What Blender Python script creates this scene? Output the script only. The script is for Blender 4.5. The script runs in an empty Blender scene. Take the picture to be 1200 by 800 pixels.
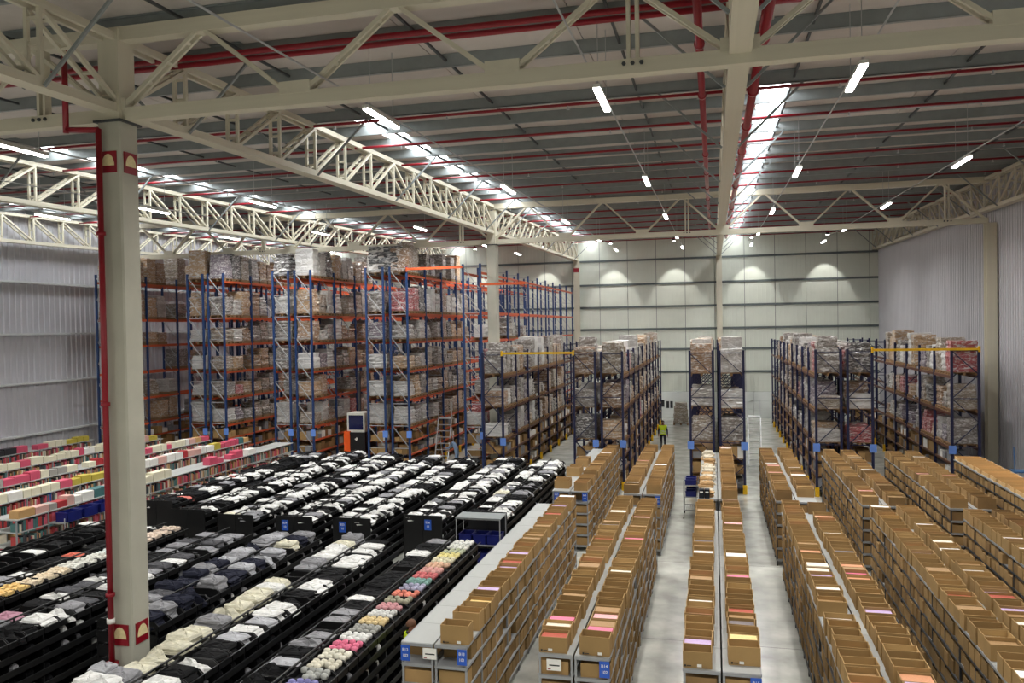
import bpy, math, random
import numpy as np
from mathutils import Matrix, Vector, Euler, Quaternion
random.seed(11)
RNG = np.random.RandomState(5)
scn = bpy.context.scene
COL = scn.collection

# ---------------------------------------------------------------- camera, world, exposure
CAM_Z = 7.5
cam_d = bpy.data.cameras.new('camera'); cam_d.sensor_width = 36.0; cam_d.lens = 28.47
cam_d.clip_start = 0.1; cam_d.clip_end = 300
cam = bpy.data.objects.new('camera', cam_d); COL.objects.link(cam)
ROWS = ((0.970156, 0.241860, -0.017336), (-0.012768, -0.020445, -0.999709), (-0.242144, 0.970096, -0.016746))
cam.matrix_world = Matrix((
    (ROWS[0][0], -ROWS[1][0], -ROWS[2][0], 0.0),
    (ROWS[0][1], -ROWS[1][1], -ROWS[2][1], 0.0),
    (ROWS[0][2], -ROWS[1][2], -ROWS[2][2], CAM_Z),
    (0, 0, 0, 1)))
scn.camera = cam
world = bpy.data.worlds.new('world'); scn.world = world; world.use_nodes = True
world.node_tree.nodes['Background'].inputs[0].default_value = (0.75, 0.85, 1.0, 1)
world.node_tree.nodes['Background'].inputs[1].default_value = 0.6
scn.view_settings.view_transform = 'Standard'
scn.view_settings.look = 'None'
scn.view_settings.gamma = 1.0
scn.view_settings.use_curve_mapping = False
scn.view_settings.exposure = 0.35
LAMP_W = 170.0          # watts of each linear lamp
SKYLIGHT_E = 11.0        # daylight coming through the translucent roof sheets

# ---------------------------------------------------------------- helpers
def S(r, g, b):
    def c(x):
        x /= 255.0
        return x / 12.92 if x <= 0.04045 else ((x + 0.055) / 1.055) ** 2.4
    return (c(r), c(g), c(b), 1.0)

ORD = ['first', 'second', 'third', 'fourth', 'fifth', 'sixth', 'seventh', 'eighth', 'ninth', 'tenth', 'eleventh', 'twelfth',
       'thirteenth', 'fourteenth', 'fifteenth', 'sixteenth', 'seventeenth', 'eighteenth', 'nineteenth']
TENS = {2: 'twent', 3: 'thirt', 4: 'fort', 5: 'fift'}
def ordw(i):
    if i < 19: return ORD[i]
    t, u = divmod(i + 1, 10)
    return TENS[t] + ('ieth' if u == 0 else 'y-' + ORD[u - 1])

def mat(name, col, rough=0.6, metal=0.0, noise=0.12, nscale=4.0, bump=0.0, bscale=30.0, tint=False, spec=0.5, emit=None, stretch=None, rand=0.0):
    m = bpy.data.materials.new(name); m.use_nodes = True
    nt = m.node_tree; N = nt.nodes; L = nt.links
    b = N['Principled BSDF']
    b.inputs['Roughness'].default_value = rough
    b.inputs['Metallic'].default_value = metal
    b.inputs['Specular IOR Level'].default_value = spec
    if emit:
        b.inputs['Emission Color'].default_value = col
        b.inputs['Emission Strength'].default_value = emit
        b.inputs['Base Color'].default_value = col
        return m
    tc = N.new('ShaderNodeTexCoord')
    mp = N.new('ShaderNodeMapping')
    L.new(tc.outputs['Object'], mp.inputs[0])
    if stretch: mp.inputs['Scale'].default_value = stretch
    nz = N.new('ShaderNodeTexNoise'); nz.inputs['Scale'].default_value = nscale; nz.inputs['Detail'].default_value = 5
    L.new(mp.outputs[0], nz.inputs['Vector'])
    mr = N.new('ShaderNodeMapRange')
    mr.inputs[1].default_value = 0.25; mr.inputs[2].default_value = 0.75
    mr.inputs[3].default_value = 1 - noise; mr.inputs[4].default_value = 1 + noise
    L.new(nz.outputs['Fac'], mr.inputs[0])
    mx = N.new('ShaderNodeVectorMath'); mx.operation = 'SCALE'
    if tint:
        oi = N.new('ShaderNodeObjectInfo'); L.new(oi.outputs['Color'], mx.inputs[0])
    else:
        mx.inputs[0].default_value = col[:3]
    fac = mr.outputs[0]
    if rand:
        oi2 = N.new('ShaderNodeObjectInfo')
        r2 = N.new('ShaderNodeMapRange'); r2.inputs[3].default_value = 1 - rand; r2.inputs[4].default_value = 1 + rand
        L.new(oi2.outputs['Random'], r2.inputs[0])
        mu = N.new('ShaderNodeMath'); mu.operation = 'MULTIPLY'
        L.new(fac, mu.inputs[0]); L.new(r2.outputs[0], mu.inputs[1]); fac = mu.outputs[0]
    L.new(fac, mx.inputs['Scale'])
    L.new(mx.outputs[0], b.inputs['Base Color'])
    if bump:
        n2 = N.new('ShaderNodeTexNoise'); n2.inputs['Scale'].default_value = bscale; n2.inputs['Detail'].default_value = 4
        L.new(mp.outputs[0], n2.inputs['Vector'])
        bp = N.new('ShaderNodeBump'); bp.inputs['Strength'].default_value = bump; bp.inputs['Distance'].default_value = 0.02
        L.new(n2.outputs['Fac'], bp.inputs['Height']); L.new(bp.outputs[0], b.inputs['Normal'])
    return m

M = {}
M['floor'] = mat('polished_concrete', S(188, 188, 180), 0.2, noise=0.32, nscale=1.3, bump=0.03, bscale=7)
M['cream'] = mat('cream_painted_steel', S(206, 200, 180), 0.5, noise=0.05, nscale=2)
M['column'] = mat('precast_concrete', S(176, 174, 160), 0.8, noise=0.09, nscale=1.5, bump=0.05)
M['galv'] = mat('galvanised_steel', S(138, 144, 144), 0.5, metal=0.2, noise=0.1, nscale=3)
M['dark_steel'] = mat('dark_steel', S(70, 74, 76), 0.5, metal=0.3)
M['roof_panel'] = mat('roof_insulation_lining', S(196, 188, 182), 0.8, noise=0.06)
M['roof_sheet'] = mat('roof_sheet', S(120, 118, 116), 0.8)
M['corr'] = mat('corrugated_grey_sheet', S(188, 187, 192), 0.45, metal=0.1, noise=0.04, nscale=1.0)
M['wall_panel'] = mat('pale_wall_panel', S(214, 218, 206), 0.6, noise=0.04, nscale=1.0)
M['wall_base'] = mat('wall_backing', S(110, 112, 110), 0.7)
M['kick'] = mat('white_kick_panel', S(222, 226, 222), 0.6, noise=0.03)
M['girt'] = mat('grey_girt', S(104, 112, 112), 0.5, metal=0.2)
M['girt_l'] = mat('pale_girt', S(196, 198, 196), 0.5)
M['red'] = mat('red_pipe_paint', S(138, 13, 31), 0.35, noise=0.05)
M['rack_blue'] = mat('rack_blue_paint', S(30, 58, 104), 0.45, noise=0.06)
M['rack_navy'] = mat('rack_navy_paint', S(26, 30, 66), 0.45, noise=0.06)
M['orange'] = mat('orange_beam_paint', S(196, 84, 42), 0.45, noise=0.06)
M['rust'] = mat('brown_orange_beam_paint', S(92, 58, 42), 0.5, noise=0.1)
M['brace'] = mat('grey_brace', S(176, 178, 180), 0.45, metal=0.3)
M['yellow'] = mat('yellow_paint', S(236, 186, 20), 0.45)
M['shelf'] = mat('grey_shelf_steel', S(150, 152, 154), 0.45, metal=0.1, noise=0.04)
M['deck'] = mat('pale_grey_deck', S(164, 166, 164), 0.5, noise=0.03, rand=0.03)
M['dark'] = mat('dark_upright_steel', S(58, 60, 64), 0.5, noise=0.05)
M['kraft'] = mat('kraft_cardboard', S(190, 140, 84), 0.85, noise=0.07, nscale=3, bump=0.05, bscale=40, tint=True, rand=0.12, spec=0.2)
M['kraft_s'] = mat('kraft_cardboard_stock', S(166, 134, 90), 0.85, noise=0.15, nscale=2.2, spec=0.2)
M['kraft_d'] = mat('kraft_cardboard_dark_stock', S(138, 110, 74), 0.85, noise=0.15, nscale=2.2, spec=0.2)
M['kraft_in'] = mat('carton_inside', S(150, 104, 58), 0.9, noise=0.06, spec=0.2)
M['paper'] = mat('white_paper', S(236, 234, 228), 0.7, noise=0.03)
M['goods'] = mat('packed_goods', S(230, 220, 210), 0.6, noise=0.12, nscale=14, bump=0.3, bscale=40, tint=True)
M['black'] = mat('black_plastic', S(15, 15, 17), 0.45, noise=0.1)
M['wire'] = mat('black_wire', S(70, 71, 73), 0.3, metal=0.6)
M['fabric'] = mat('folded_fabric', S(220, 220, 220), 0.9, noise=0.3, nscale=9, bump=0.7, bscale=14, tint=True, spec=0.2)
M['fab_w'] = mat('white_fabric', S(222, 222, 220), 0.9, noise=0.15, nscale=5, bump=0.3, bscale=15, spec=0.2)
M['fab_g'] = mat('grey_fabric', S(140, 140, 144), 0.9, noise=0.2, nscale=5, bump=0.3, bscale=15, spec=0.2)
M['fab_k'] = mat('black_fabric', S(20, 20, 23), 0.9, noise=0.2, nscale=5, spec=0.2)
M['blue_sign'] = mat('blue_sign', S(38, 88, 190), 0.5, noise=0.03)
M['rack_sign'] = mat('lit_blue_sign', S(104, 144, 222), 0.5, noise=0.03)  # sign blue made paler, lamp light on the signs put into the colour
M['ink'] = mat('dark_ink', S(40, 40, 42), 0.7)
M['wood'] = mat('pallet_wood', S(138, 108, 76), 0.85, noise=0.15, nscale=6, stretch=(1, 6, 6))
M['alu'] = mat('aluminium', S(208, 210, 212), 0.3, metal=0.6)
M['navy_bin'] = mat('navy_plastic_bin', S(24, 32, 104), 0.35)
M['orange_body'] = mat('orange_machine_paint', S(228, 88, 26), 0.4)
M['white_body'] = mat('pale_machine_paint', S(208, 208, 200), 0.4)
M['glass'] = mat('dark_blue_glass', S(18, 26, 70), 0.12)
M['skin'] = mat('skin', S(150, 100, 78), 0.6)
M['hair'] = mat('hair', S(52, 34, 24), 0.7)
M['hair_b'] = mat('brown_hair', S(96, 62, 40), 0.7)
M['hivis'] = mat('lime_hivis_fabric', S(214, 240, 40), 0.7)
M['silver'] = mat('silver_tape', S(215, 218, 220), 0.3, metal=0.4)
M['dkcloth'] = mat('dark_cloth', S(26, 28, 36), 0.85)
M['blcloth'] = mat('pale_blue_cloth', S(132, 158, 190), 0.85)
M['tint'] = mat('coloured_board', S(200, 200, 200), 0.6, noise=0.06, nscale=9, tint=True)
M['led'] = mat('led_diffuser', (1.0, 0.98, 0.94, 1), emit=26.0)
M['sky'] = mat('translucent_roof_sheet', (0.93, 0.97, 1.0, 1), emit=SKYLIGHT_E)

# shrink wrapped goods: carton tint showing through streaky glossy film
def film_mat(col=None):
    m = bpy.data.materials.new('film_wrapped_goods'); m.use_nodes = True
    nt = m.node_tree; N = nt.nodes; L = nt.links; b = N['Principled BSDF']
    oi = N.new('ShaderNodeObjectInfo'); tc = N.new('ShaderNodeTexCoord')
    ad = N.new('ShaderNodeVectorMath'); ad.operation = 'ADD'
    L.new(tc.outputs['Object'], ad.inputs[0])
    sc_ = N.new('ShaderNodeVectorMath'); sc_.operation = 'SCALE'; sc_.inputs[0].default_value = (37, 53, 11)
    L.new(oi.outputs['Random'], sc_.inputs['Scale']); L.new(sc_.outputs[0], ad.inputs[1])
    mp = N.new('ShaderNodeMapping'); mp.inputs['Scale'].default_value = (2.4, 2.4, 8); mp.inputs['Rotation'].default_value = (0.25, 0.3, 0)
    L.new(ad.outputs[0], mp.inputs[0])
    nz = N.new('ShaderNodeTexNoise'); nz.inputs['Scale'].default_value = 1.5; nz.inputs['Detail'].default_value = 8; nz.inputs['Distortion'].default_value = 1.6
    L.new(mp.outputs[0], nz.inputs['Vector'])
    cr = N.new('ShaderNodeValToRGB'); cr.color_ramp.elements[0].position = 0.48; cr.color_ramp.elements[1].position = 0.67; cr.color_ramp.elements[0].color = (.03, .03, .03, 1); cr.color_ramp.elements[1].color = (.9, .9, .9, 1)
    L.new(nz.outputs['Fac'], cr.inputs[0])
    mx = N.new('ShaderNodeMix'); mx.data_type = 'RGBA'
    L.new(cr.outputs[0], mx.inputs[0]); mx.inputs[7].default_value = S(214, 212, 210)
    if col is None: L.new(oi.outputs['Color'], mx.inputs[6])
    else: mx.inputs[6].default_value = col
    L.new(mx.outputs[2], b.inputs['Base Color'])
    b.inputs['Roughness'].default_value = 0.28
    b.inputs['Coat Weight'].default_value = 0.4; b.inputs['Coat Roughness'].default_value = 0.15
    bp = N.new('ShaderNodeBump'); bp.inputs['Strength'].default_value = 0.6; bp.inputs['Distance'].default_value = 0.06
    L.new(nz.outputs['Fac'], bp.inputs['Height']); L.new(bp.outputs[0], b.inputs['Normal'])
    return m
M['film'] = film_mat()

class MB:
    def __init__(s): s.v = []; s.f = []; s.m = []
    def box(s, x0, x1, y0, y1, z0, z1, mi=0):
        n = len(s.v)
        s.v += [(x0, y0, z0), (x1, y0, z0), (x1, y1, z0), (x0, y1, z0), (x0, y0, z1), (x1, y0, z1), (x1, y1, z1), (x0, y1, z1)]
        s.f += [(n, n+3, n+2, n+1), (n+4, n+5, n+6, n+7), (n, n+1, n+5, n+4), (n+1, n+2, n+6, n+5), (n+2, n+3, n+7, n+6), (n+3, n, n+4, n+7)]
        s.m += [mi] * 6; return s
    def bar(s, p, q, w, h, mi=0, up=(0, 0, 1)):
        p = Vector(p); q = Vector(q); d = (q - p).normalized(); u = Vector(up)
        if abs(d.dot(u)) > 0.98: u = Vector((0, 1, 0))
        a = d.cross(u).normalized(); b = a.cross(d)
        n = len(s.v)
        for c in (p, q):
            for i, j in ((-1, -1), (1, -1), (1, 1), (-1, 1)):
                s.v.append(tuple(c + a * (i * w / 2) + b * (j * h / 2)))
        s.f += [(n, n+1, n+2, n+3), (n+7, n+6, n+5, n+4), (n, n+4, n+5, n+1), (n+1, n+5, n+6, n+2), (n+2, n+6, n+7, n+3), (n+3, n+7, n+4, n)]
        s.m += [mi] * 6; return s
    def tube(s, p, q, r, n=8, mi=0, r2=None):
        p = Vector(p); q = Vector(q); d = (q - p).normalized()
        u = Vector((0, 0, 1)) if abs(d.z) < 0.9 else Vector((1, 0, 0))
        a = d.cross(u).normalized(); b = a.cross(d); k = len(s.v)
        for c, rr in ((p, r), (q, r if r2 is None else r2)):
            for i in range(n):
                t = 2 * math.pi * i / n; s.v.append(tuple(c + a * (rr * math.cos(t)) + b * (rr * math.sin(t))))
        for i in range(n):
            j = (i + 1) % n; s.f.append((k+i, k+j, k+n+j, k+n+i)); s.m.append(mi)
        s.f.append(tuple(k + i for i in range(n))[::-1]); s.f.append(tuple(k + n + i for i in range(n))); s.m += [mi, mi]
        return s
    def poly(s, pts, faces, mi=0):
        n = len(s.v); s.v += [tuple(p) for p in pts]; s.f += [tuple(n + i for i in f) for f in faces]; s.m += [mi] * len(faces); return s
    def data(s, name, mats, smooth=False):
        me = bpy.data.meshes.new(name); me.from_pydata(s.v, [], s.f)
        for m in (mats if isinstance(mats, (list, tuple)) else [mats]): me.materials.append(M[m] if isinstance(m, str) else m)
        if any(s.m): me.polygons.foreach_set('material_index', s.m)
        if smooth: me.polygons.foreach_set('use_smooth', [True] * len(me.polygons))
        me.update(); return me

W = {}
def ob(name, data, parent=None, loc=(0, 0, 0), rot=(0, 0, 0), scale=(1, 1, 1), color=None, mw=None):
    """link one object; loc/rot/scale are in world space even for a child"""
    o = bpy.data.objects.new(name, data); COL.objects.link(o)
    if mw is None: mw = Matrix.LocRotScale(Vector(loc), Euler(rot), Vector(scale))
    if parent is not None:
        o.parent = parent; o.matrix_parent_inverse = W[parent.name].inverted()
    o.matrix_basis = mw; W[o.name] = mw
    if color is not None: o.color = color
    return o
def tag(o, label, cat, group=None, kind=None):
    o['label'] = label; o['category'] = cat
    if group: o['group'] = group
    if kind: o['kind'] = kind
    return o
def thing(name, label, cat, loc=(0, 0, 0), group=None, kind=None):
    return tag(ob(name, None, None, loc), label, cat, group, kind)

UNIT = {}
def unit(m):
    if m not in UNIT: UNIT[m] = MB().box(-.5, .5, -.5, .5, -.5, .5).data('bar_' + m, m)
    return UNIT[m]
def bar(name, parent, p, q, w, h, m, up=(0, 0, 1), color=None):
    p = Vector(p); q = Vector(q); d = q - p; ln = d.length; d = d / ln; u = Vector(up)
    if abs(d.dot(u)) > 0.98: u = Vector((0, 1, 0))
    a = d.cross(u).normalized(); b = a.cross(d)
    R = Matrix((a * w, b * h, d * ln)).transposed().to_4x4(); R.translation = (p + q) / 2
    return ob(name, unit(m), parent, mw=R, color=color)
def box(name, parent, x0, x1, y0, y1, z0, z1, m, color=None):
    return ob(name, unit(m), parent, ((x0+x1)/2, (y0+y1)/2, (z0+z1)/2), scale=(x1-x0, y1-y0, z1-z0), color=color)

TXT = {}
def text_mesh(t, m):
    if (t, m) not in TXT:
        cu = bpy.data.curves.new('lettering', 'FONT'); cu.body = t; cu.align_x = 'CENTER'; cu.align_y = 'CENTER'; cu.size = 1.0; cu.extrude = 0.004
        o = bpy.data.objects.new('tmp_text', cu); COL.objects.link(o)
        dg = bpy.context.evaluated_depsgraph_get(); me = bpy.data.meshes.new_from_object(o.evaluated_get(dg))
        bpy.data.objects.remove(o); me.materials.clear(); me.materials.append(M[m]); TXT[(t, m)] = me
    return TXT[(t, m)]
FRONT = (math.pi / 2, 0, 0)      # text upright, facing the camera side (-Y)

# ---------------------------------------------------------------- building shell
X_L, X_R, Y_B, Y_F, Y_0 = -34.3, 12.3, 67.0, -14.0, 13.25
SLOPE = 0.0235
LINES = (-33.9, -22.45, -11.0, 0.45, 11.9)      # longitudinal truss lines
def zb(y): return 11.7 + SLOPE * (y - Y_0)       # underside of the longitudinal trusses
def zr(y): return zb(y) + 1.80                   # underside of the roof lining

fl = tag(ob('floor', MB().box(X_L, X_R, Y_F, Y_B, -0.3, 0).data('floor', 'floor')), 'polished grey concrete warehouse floor', 'floor', kind='structure')
# slab joints as narrow inlaid strips of sealant
jd = mat('joint_sealant', S(96, 96, 94), 0.6); M['joint'] = jd
for y in (6.5, 13.0, 19.5, 26.0, 32.5, 39, 45.5, 52, 58.5):
    box('slab_joint', fl, X_L, X_R, y, y + 0.012, -0.01, 0.002, 'joint')
for x in (-3.6, 7.0):
    box('slab_joint', fl, x, x + 0.012, Y_F, Y_B, -0.01, 0.002, 'joint')

def roof_slab():
    b = MB(); y0, y1 = Y_F, Y_B + 0.3
    b.poly([(X_L-.3, y0, zr(y0)+.02), (X_R+.3, y0, zr(y0)+.02), (X_R+.3, y1, zr(y1)+.02), (X_L-.3, y1, zr(y1)+.02),
            (X_L-.3, y0, zr(y0)+.2), (X_R+.3, y0, zr(y0)+.2), (X_R+.3, y1, zr(y1)+.2), (X_L-.3, y1, zr(y1)+.2)],
           [(0, 3, 2, 1), (4, 5, 6, 7), (0, 1, 5, 4), (1, 2, 6, 5), (2, 3, 7, 6), (3, 0, 4, 7)])
    return b.data('ceiling', 'roof_panel')
ceil_o = tag(ob('ceiling', roof_slab()), 'low-pitched warehouse roof with pale lining between grey purlins', 'ceiling', kind='structure')
STEP = 27.0 / 14
PURY = [Y_0 + STEP * k for k in range(-14, 29)]
def purlin_mesh():
    b = MB(); x0, x1 = X_L, X_R
    b.box(x0, x1, -.012, .012, -.30, 0); b.box(x0, x1, -.012, .08, -.31, -.285); b.box(x0, x1, -.08, .012, -.012, .012)
    return b.data('purlin', 'galv')
pm = purlin_mesh()
SKYX = [(l + 0.8, l + 1.55) for l in LINES[:-1]]
for y in PURY:
    if y < Y_B - 0.5: ob('purlin', pm, ceil_o, (0, y, zr(y)), rot=(math.atan(SLOPE), 0, 0))
# lining panels, each its own piece, with the translucent sheets let into them
cells = []
edges = [X_L]
for l in LINES[:-1]:
    for e in (l + 0.8, l + 1.55, l + 5.0, l + 8.4):
        if e > edges[-1] + 0.2 and e < X_R: edges.append(e)
edges.append(X_R)
slope_rot = (math.atan(SLOPE), 0, 0)
for k, y in enumerate(PURY[:-1]):
    y1 = y + STEP
    for x0, x1 in zip(edges[:-1], edges[1:]):
        sky = any(abs(x0 - a) < 0.01 for a, _ in SKYX)
        ym = (y + y1) / 2
        if sky:
            if y > 20: ob('skylight_sheet', unit('sky'), ceil_o, ((x0+x1)/2, ym, zr(ym) - 0.012), slope_rot, (x1 - x0 - .04, STEP - .10, 0.02))
        elif 12 < y < 56:
            ob('lining_panel', unit('roof_panel'), ceil_o, ((x0+x1)/2, ym, zr(ym) - 0.012), slope_rot, (x1 - x0 - .025, STEP - .05, 0.03))
for x in np.arange(X_L + 1.9, X_R, 3.82):
    bar('bridging_bar', ceil_o, (x, 4, zr(4) - .17), (x, Y_B - .5, zr(Y_B - .5) - .17), 0.05, 0.05, 'dark_steel')

# back wall: pale liner panels between girts, above a white kick wall
wb = tag(ob('wall_back', MB().box(X_L - .3, X_R + .3, Y_B + .06, Y_B + .3, 0, 15.6).data('wall_back', 'wall_base')), 'pale panelled back wall with dark horizontal rails', 'wall', kind='structure')
ZG = [2.1, 3.8, 5.63, 7.28, 9.11, 10.97, 12.95, 15.2]
XJ = [-9.15 + 2.31 * k for k in range(-11, 11)]
def ribbed(w, h):
    b = MB(); n = 7; xs = [-w/2 + w * i / n for i in range(n + 1)]; pts = []; fc = []
    for i, x in enumerate(xs):
        dx = 0.02
        prof = [(x - dx, 0), (x, .012), (x + dx, 0)] if 0 < i < n else [(x, 0)]
        for px, py in prof: pts += [(px, py, -h/2), (px, py, h/2)]
    m = len(pts) // 2
    for i in range(m - 1): fc.append((2*i, 2*i+2, 2*i+3, 2*i+1))
    b.poly(pts, fc)
    b.box(-w/2, w/2, .015, .05, -h/2, h/2)
    return b.data('wall_panel', 'wall_panel')
PANEL = {}
for z0, z1 in zip(ZG[:-1], ZG[1:]):
    for x0, x1 in zip(XJ[:-1], XJ[1:]):
        x0c, x1c = max(x0, X_L), min(x1, X_R)
        if x1c - x0c < .3: continue
        key = (round(x1c - x0c, 2), round(z1 - z0, 2))
        if key not in PANEL: PANEL[key] = ribbed(key[0] - .04, key[1] - .03)
        ob('wall_panel', PANEL[key], wb, ((x0c+x1c)/2, Y_B, (z0+z1)/2))
for z in ZG[1:-1]:
    ob('wall_rail', MB().box(X_L, X_R, -.07, -.01, -.012, .012).box(X_L, X_R, -.07, -.055, -.15, .012).data('wall_rail', 'girt'), wb, (0, Y_B, z))
for x0, x1 in zip(np.linspace(X_L, X_R, 11)[:-1], np.linspace(X_L, X_R, 11)[1:]):
    for z0, z1 in ((0.0, 0.7), (0.7, 1.4), (1.4, 2.1)):
        box('kick_panel', wb, x0 + .01, x1 - .01, Y_B - .14, Y_B + .06, z0 + .008, z1 - .008, 'kick')

def corr_wall(x, y0, y1, zt0, zt1, side, period=0.30, depth=0.05):
    pts = []; fc = []; y = y0; sgn = side
    prof = []
    while y < y1:
        prof += [(y, 0), (y + period * .45, 0), (y + period * .55, depth), (y + period * .9, depth)]; y += period
    for yy, d in prof:
        z = zt0 + (zt1 - zt0) * (yy - y0) / (y1 - y0)
        pts += [(x + sgn * d, yy, 0), (x + sgn * d, yy, z)]
    for i in range(len(prof) - 1):
        q = (2*i, 2*i+2, 2*i+3, 2*i+1); fc.append(q if side < 0 else q[::-1])
    return MB().poly(pts, fc).data('corrugated_sheet', 'corr')
wr = tag(ob('wall_right', corr_wall(X_R, Y_F, Y_B, zr(Y_F), zr(Y_B), -1)), 'grey corrugated metal side wall on the right', 'wall', kind='structure')
wl = tag(ob('wall_left', corr_wall(X_L, Y_F, Y_B, zr(Y_F), zr(Y_B), 1, period=.36)), 'grey corrugated metal side wall at far left', 'wall', kind='structure')
for z in (2.44, 5.08, 7.61, 10.26):
    box('wall_rail', wl, X_L + .05, X_L + .24, Y_F, Y_B, z - .05, z + .05, 'girt_l')
tag(ob('wall_front', MB().box(X_L, X_R, Y_F - .2, Y_F, 0, 13.2).data('wall_front', 'wall_panel')), 'pale end wall behind the viewer', 'wall', kind='structure')

# ---------------------------------------------------------------- trusses, columns
def ladder_member(name, h, gap, w, m='cream', rungs=3):
    """two flat bars held apart by short battens, standing along +Z"""
    b = MB()
    for s in (-1, 1): b.box(s*gap/2 - w/2, s*gap/2 + w/2, -.035, .035, 0, h)
    for i in range(rungs):
        z = h * (i + .5) / rungs; b.box(-gap/2, gap/2, -.02, .02, z - .03, z + .03)
    return b.data(name, m)
LT_H = 1.48
vm = ladder_member('vertical', LT_H - .2, .26, .07)
dlen = math.hypot(STEP, LT_H - .26)
dm = ladder_member('diagonal', dlen, .26, .08, rungs=4)
LNAME = {-33.9: 'at far left by the corrugated wall', -22.45: 'second from the left wall', -11.0: 'above the near concrete column', 0.45: 'over the centre aisle', 11.9: 'along the right wall'}
for lx in LINES:
    for seg, (ya, yb_) in enumerate(((-13.75, 13.25), (13.25, 40.25), (40.25, 66.4))):
        if seg == 0 and lx in (0.45,): pass
        lab = 'cream lattice girder running lengthwise ' + LNAME[lx] + ', ' + ('nearest', 'middle', 'far')[seg] + ' length'
        t = thing('lattice_girder', lab, 'truss', (lx, ya, zb(ya)), 'lengthwise roof girders')
        za, zb2 = zb(ya), zb(yb_)
        for s in (-1, 1):
            bar('bottom_chord', t, (lx + s*.13, ya, za + .08), (lx + s*.13, yb_, zb2 + .08), .08, .16, 'cream')
            bar('top_chord', t, (lx + s*.13, ya, za + LT_H - .07), (lx + s*.13, yb_, zb2 + LT_H - .07), .08, .14, 'cream')
        bar('chord_plate', t, (lx, ya, za + .01), (lx, yb_, zb2 + .01), .34, .02, 'cream')
        n = int(round((yb_ - ya) / STEP))
        for i in range(n + (seg == 2)):
            y = ya + (yb_ - ya) * i / n
            ob('vertical', vm, t, (lx, y, zb(y) + .1))
            if i < n:
                y2 = ya + (yb_ - ya) * (i + 1) / n
                up = i % 2 == 0 if i < n / 2 else i % 2 == 1
                p, q = ((y, zb(y) + .12), (y2, zb(y2) + LT_H - .14)) if (i < n / 2) == True else ((y2, zb(y2) + .12), (y, zb(y) + LT_H - .14))
                ang = math.atan2(q[0] - p[0], q[1] - p[1])
                ob('diagonal', dm, t, (lx, p[0], p[1]), rot=(-ang, 0, 0))
            if i % 3 == 1 and abs(lx) < 30:
                for s in ((-1, 1) if lx < 11 else (-1,)):
                    bar('knee_brace', t, (lx + s*.2, y, zb(y) + .02), (lx + s*1.75, y, zb(y) + LT_H + .02), .05, .05, 'galv')

def transverse(y, zlo, ztop, xa, xb, lab, ph=0):
    t = thing('roof_truss', lab, 'truss', (xa, y, zlo), 'crosswise roof trusses')
    bar('bottom_chord', t, (xa, y, zlo + .12), (xb, y, zlo + .12), .24, .24, 'cream')
    bar('top_chord', t, (xa, y, ztop - .13), (xb, y, ztop - .13), .26, .26, 'cream')
    P = 11.45 / 3
    n = int(round((xb - xa) / P))
    for i in range(n):
        x0 = xa + P * i; x1 = x0 + P; xm = (x0 + x1) / 2
        for p, q in (((x0 + .12, zlo + .2), (xm - .1, ztop - .25)), ((x1 - .12, zlo + .2), (xm + .1, ztop - .25))):
            ln = math.hypot(q[0] - p[0], q[1] - p[1]); ang = math.atan2(q[0] - p[0], q[1] - p[1])
            b = ladder_member('web_diagonal', ln, .14, .06, rungs=4)
            me = b
            ob('web_diagonal', me, t, (p[0], y, p[1]), rot=(0, ang, 0)) if i < 0 else ob('web_diagonal', WEB.setdefault(round(ln, 2), ladder_member('web_diagonal', ln, .15, .055, rungs=4)), t, mw=Matrix.Translation((p[0], y, p[1])) @ Matrix.Rotation(ang, 4, 'Y') @ Matrix.Rotation(math.pi/2, 4, 'Z'))
        if i % 3 == 2:
            for dx in (-.07, .07): bar('post', t, (xm + .25 + dx, y, zlo + .2), (xm + .25 + dx, y, ztop - .2), .06, .16, 'cream')
            for dx in (-.14, 0, .14): ob('bolt', BOLT, t, (xm + .25 + dx, y - .125, zlo + .16))
        box('gusset_plate', t, x0 - .3, x0 + .3, y - .135, y + .135, zlo + .2, zlo + .42, 'cream')
    return t
WEB = {}
BOLT = MB().tube((0, -.03, 0), (0, .01, 0), .035, 6).data('bolt', 'dark_steel')
TL = {0: 'left bay', 1: 'second bay', 2: 'third bay', 3: 'right bay'}
for yk, zlo, ztop, nm in ((13.25, 11.54, 13.30, 'near'), (40.25, 11.80, 13.86, 'far')):
    for k in range(2):
        xa = (-33.9, -11.0)[k]; xb = (-11.0, 11.9)[k]
        transverse(yk, zlo, ztop, xa + .0, xb, 'cream %s roof truss crossing the hall %s the concrete column' % (nm, ('left of', 'right of')[k]))

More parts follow.
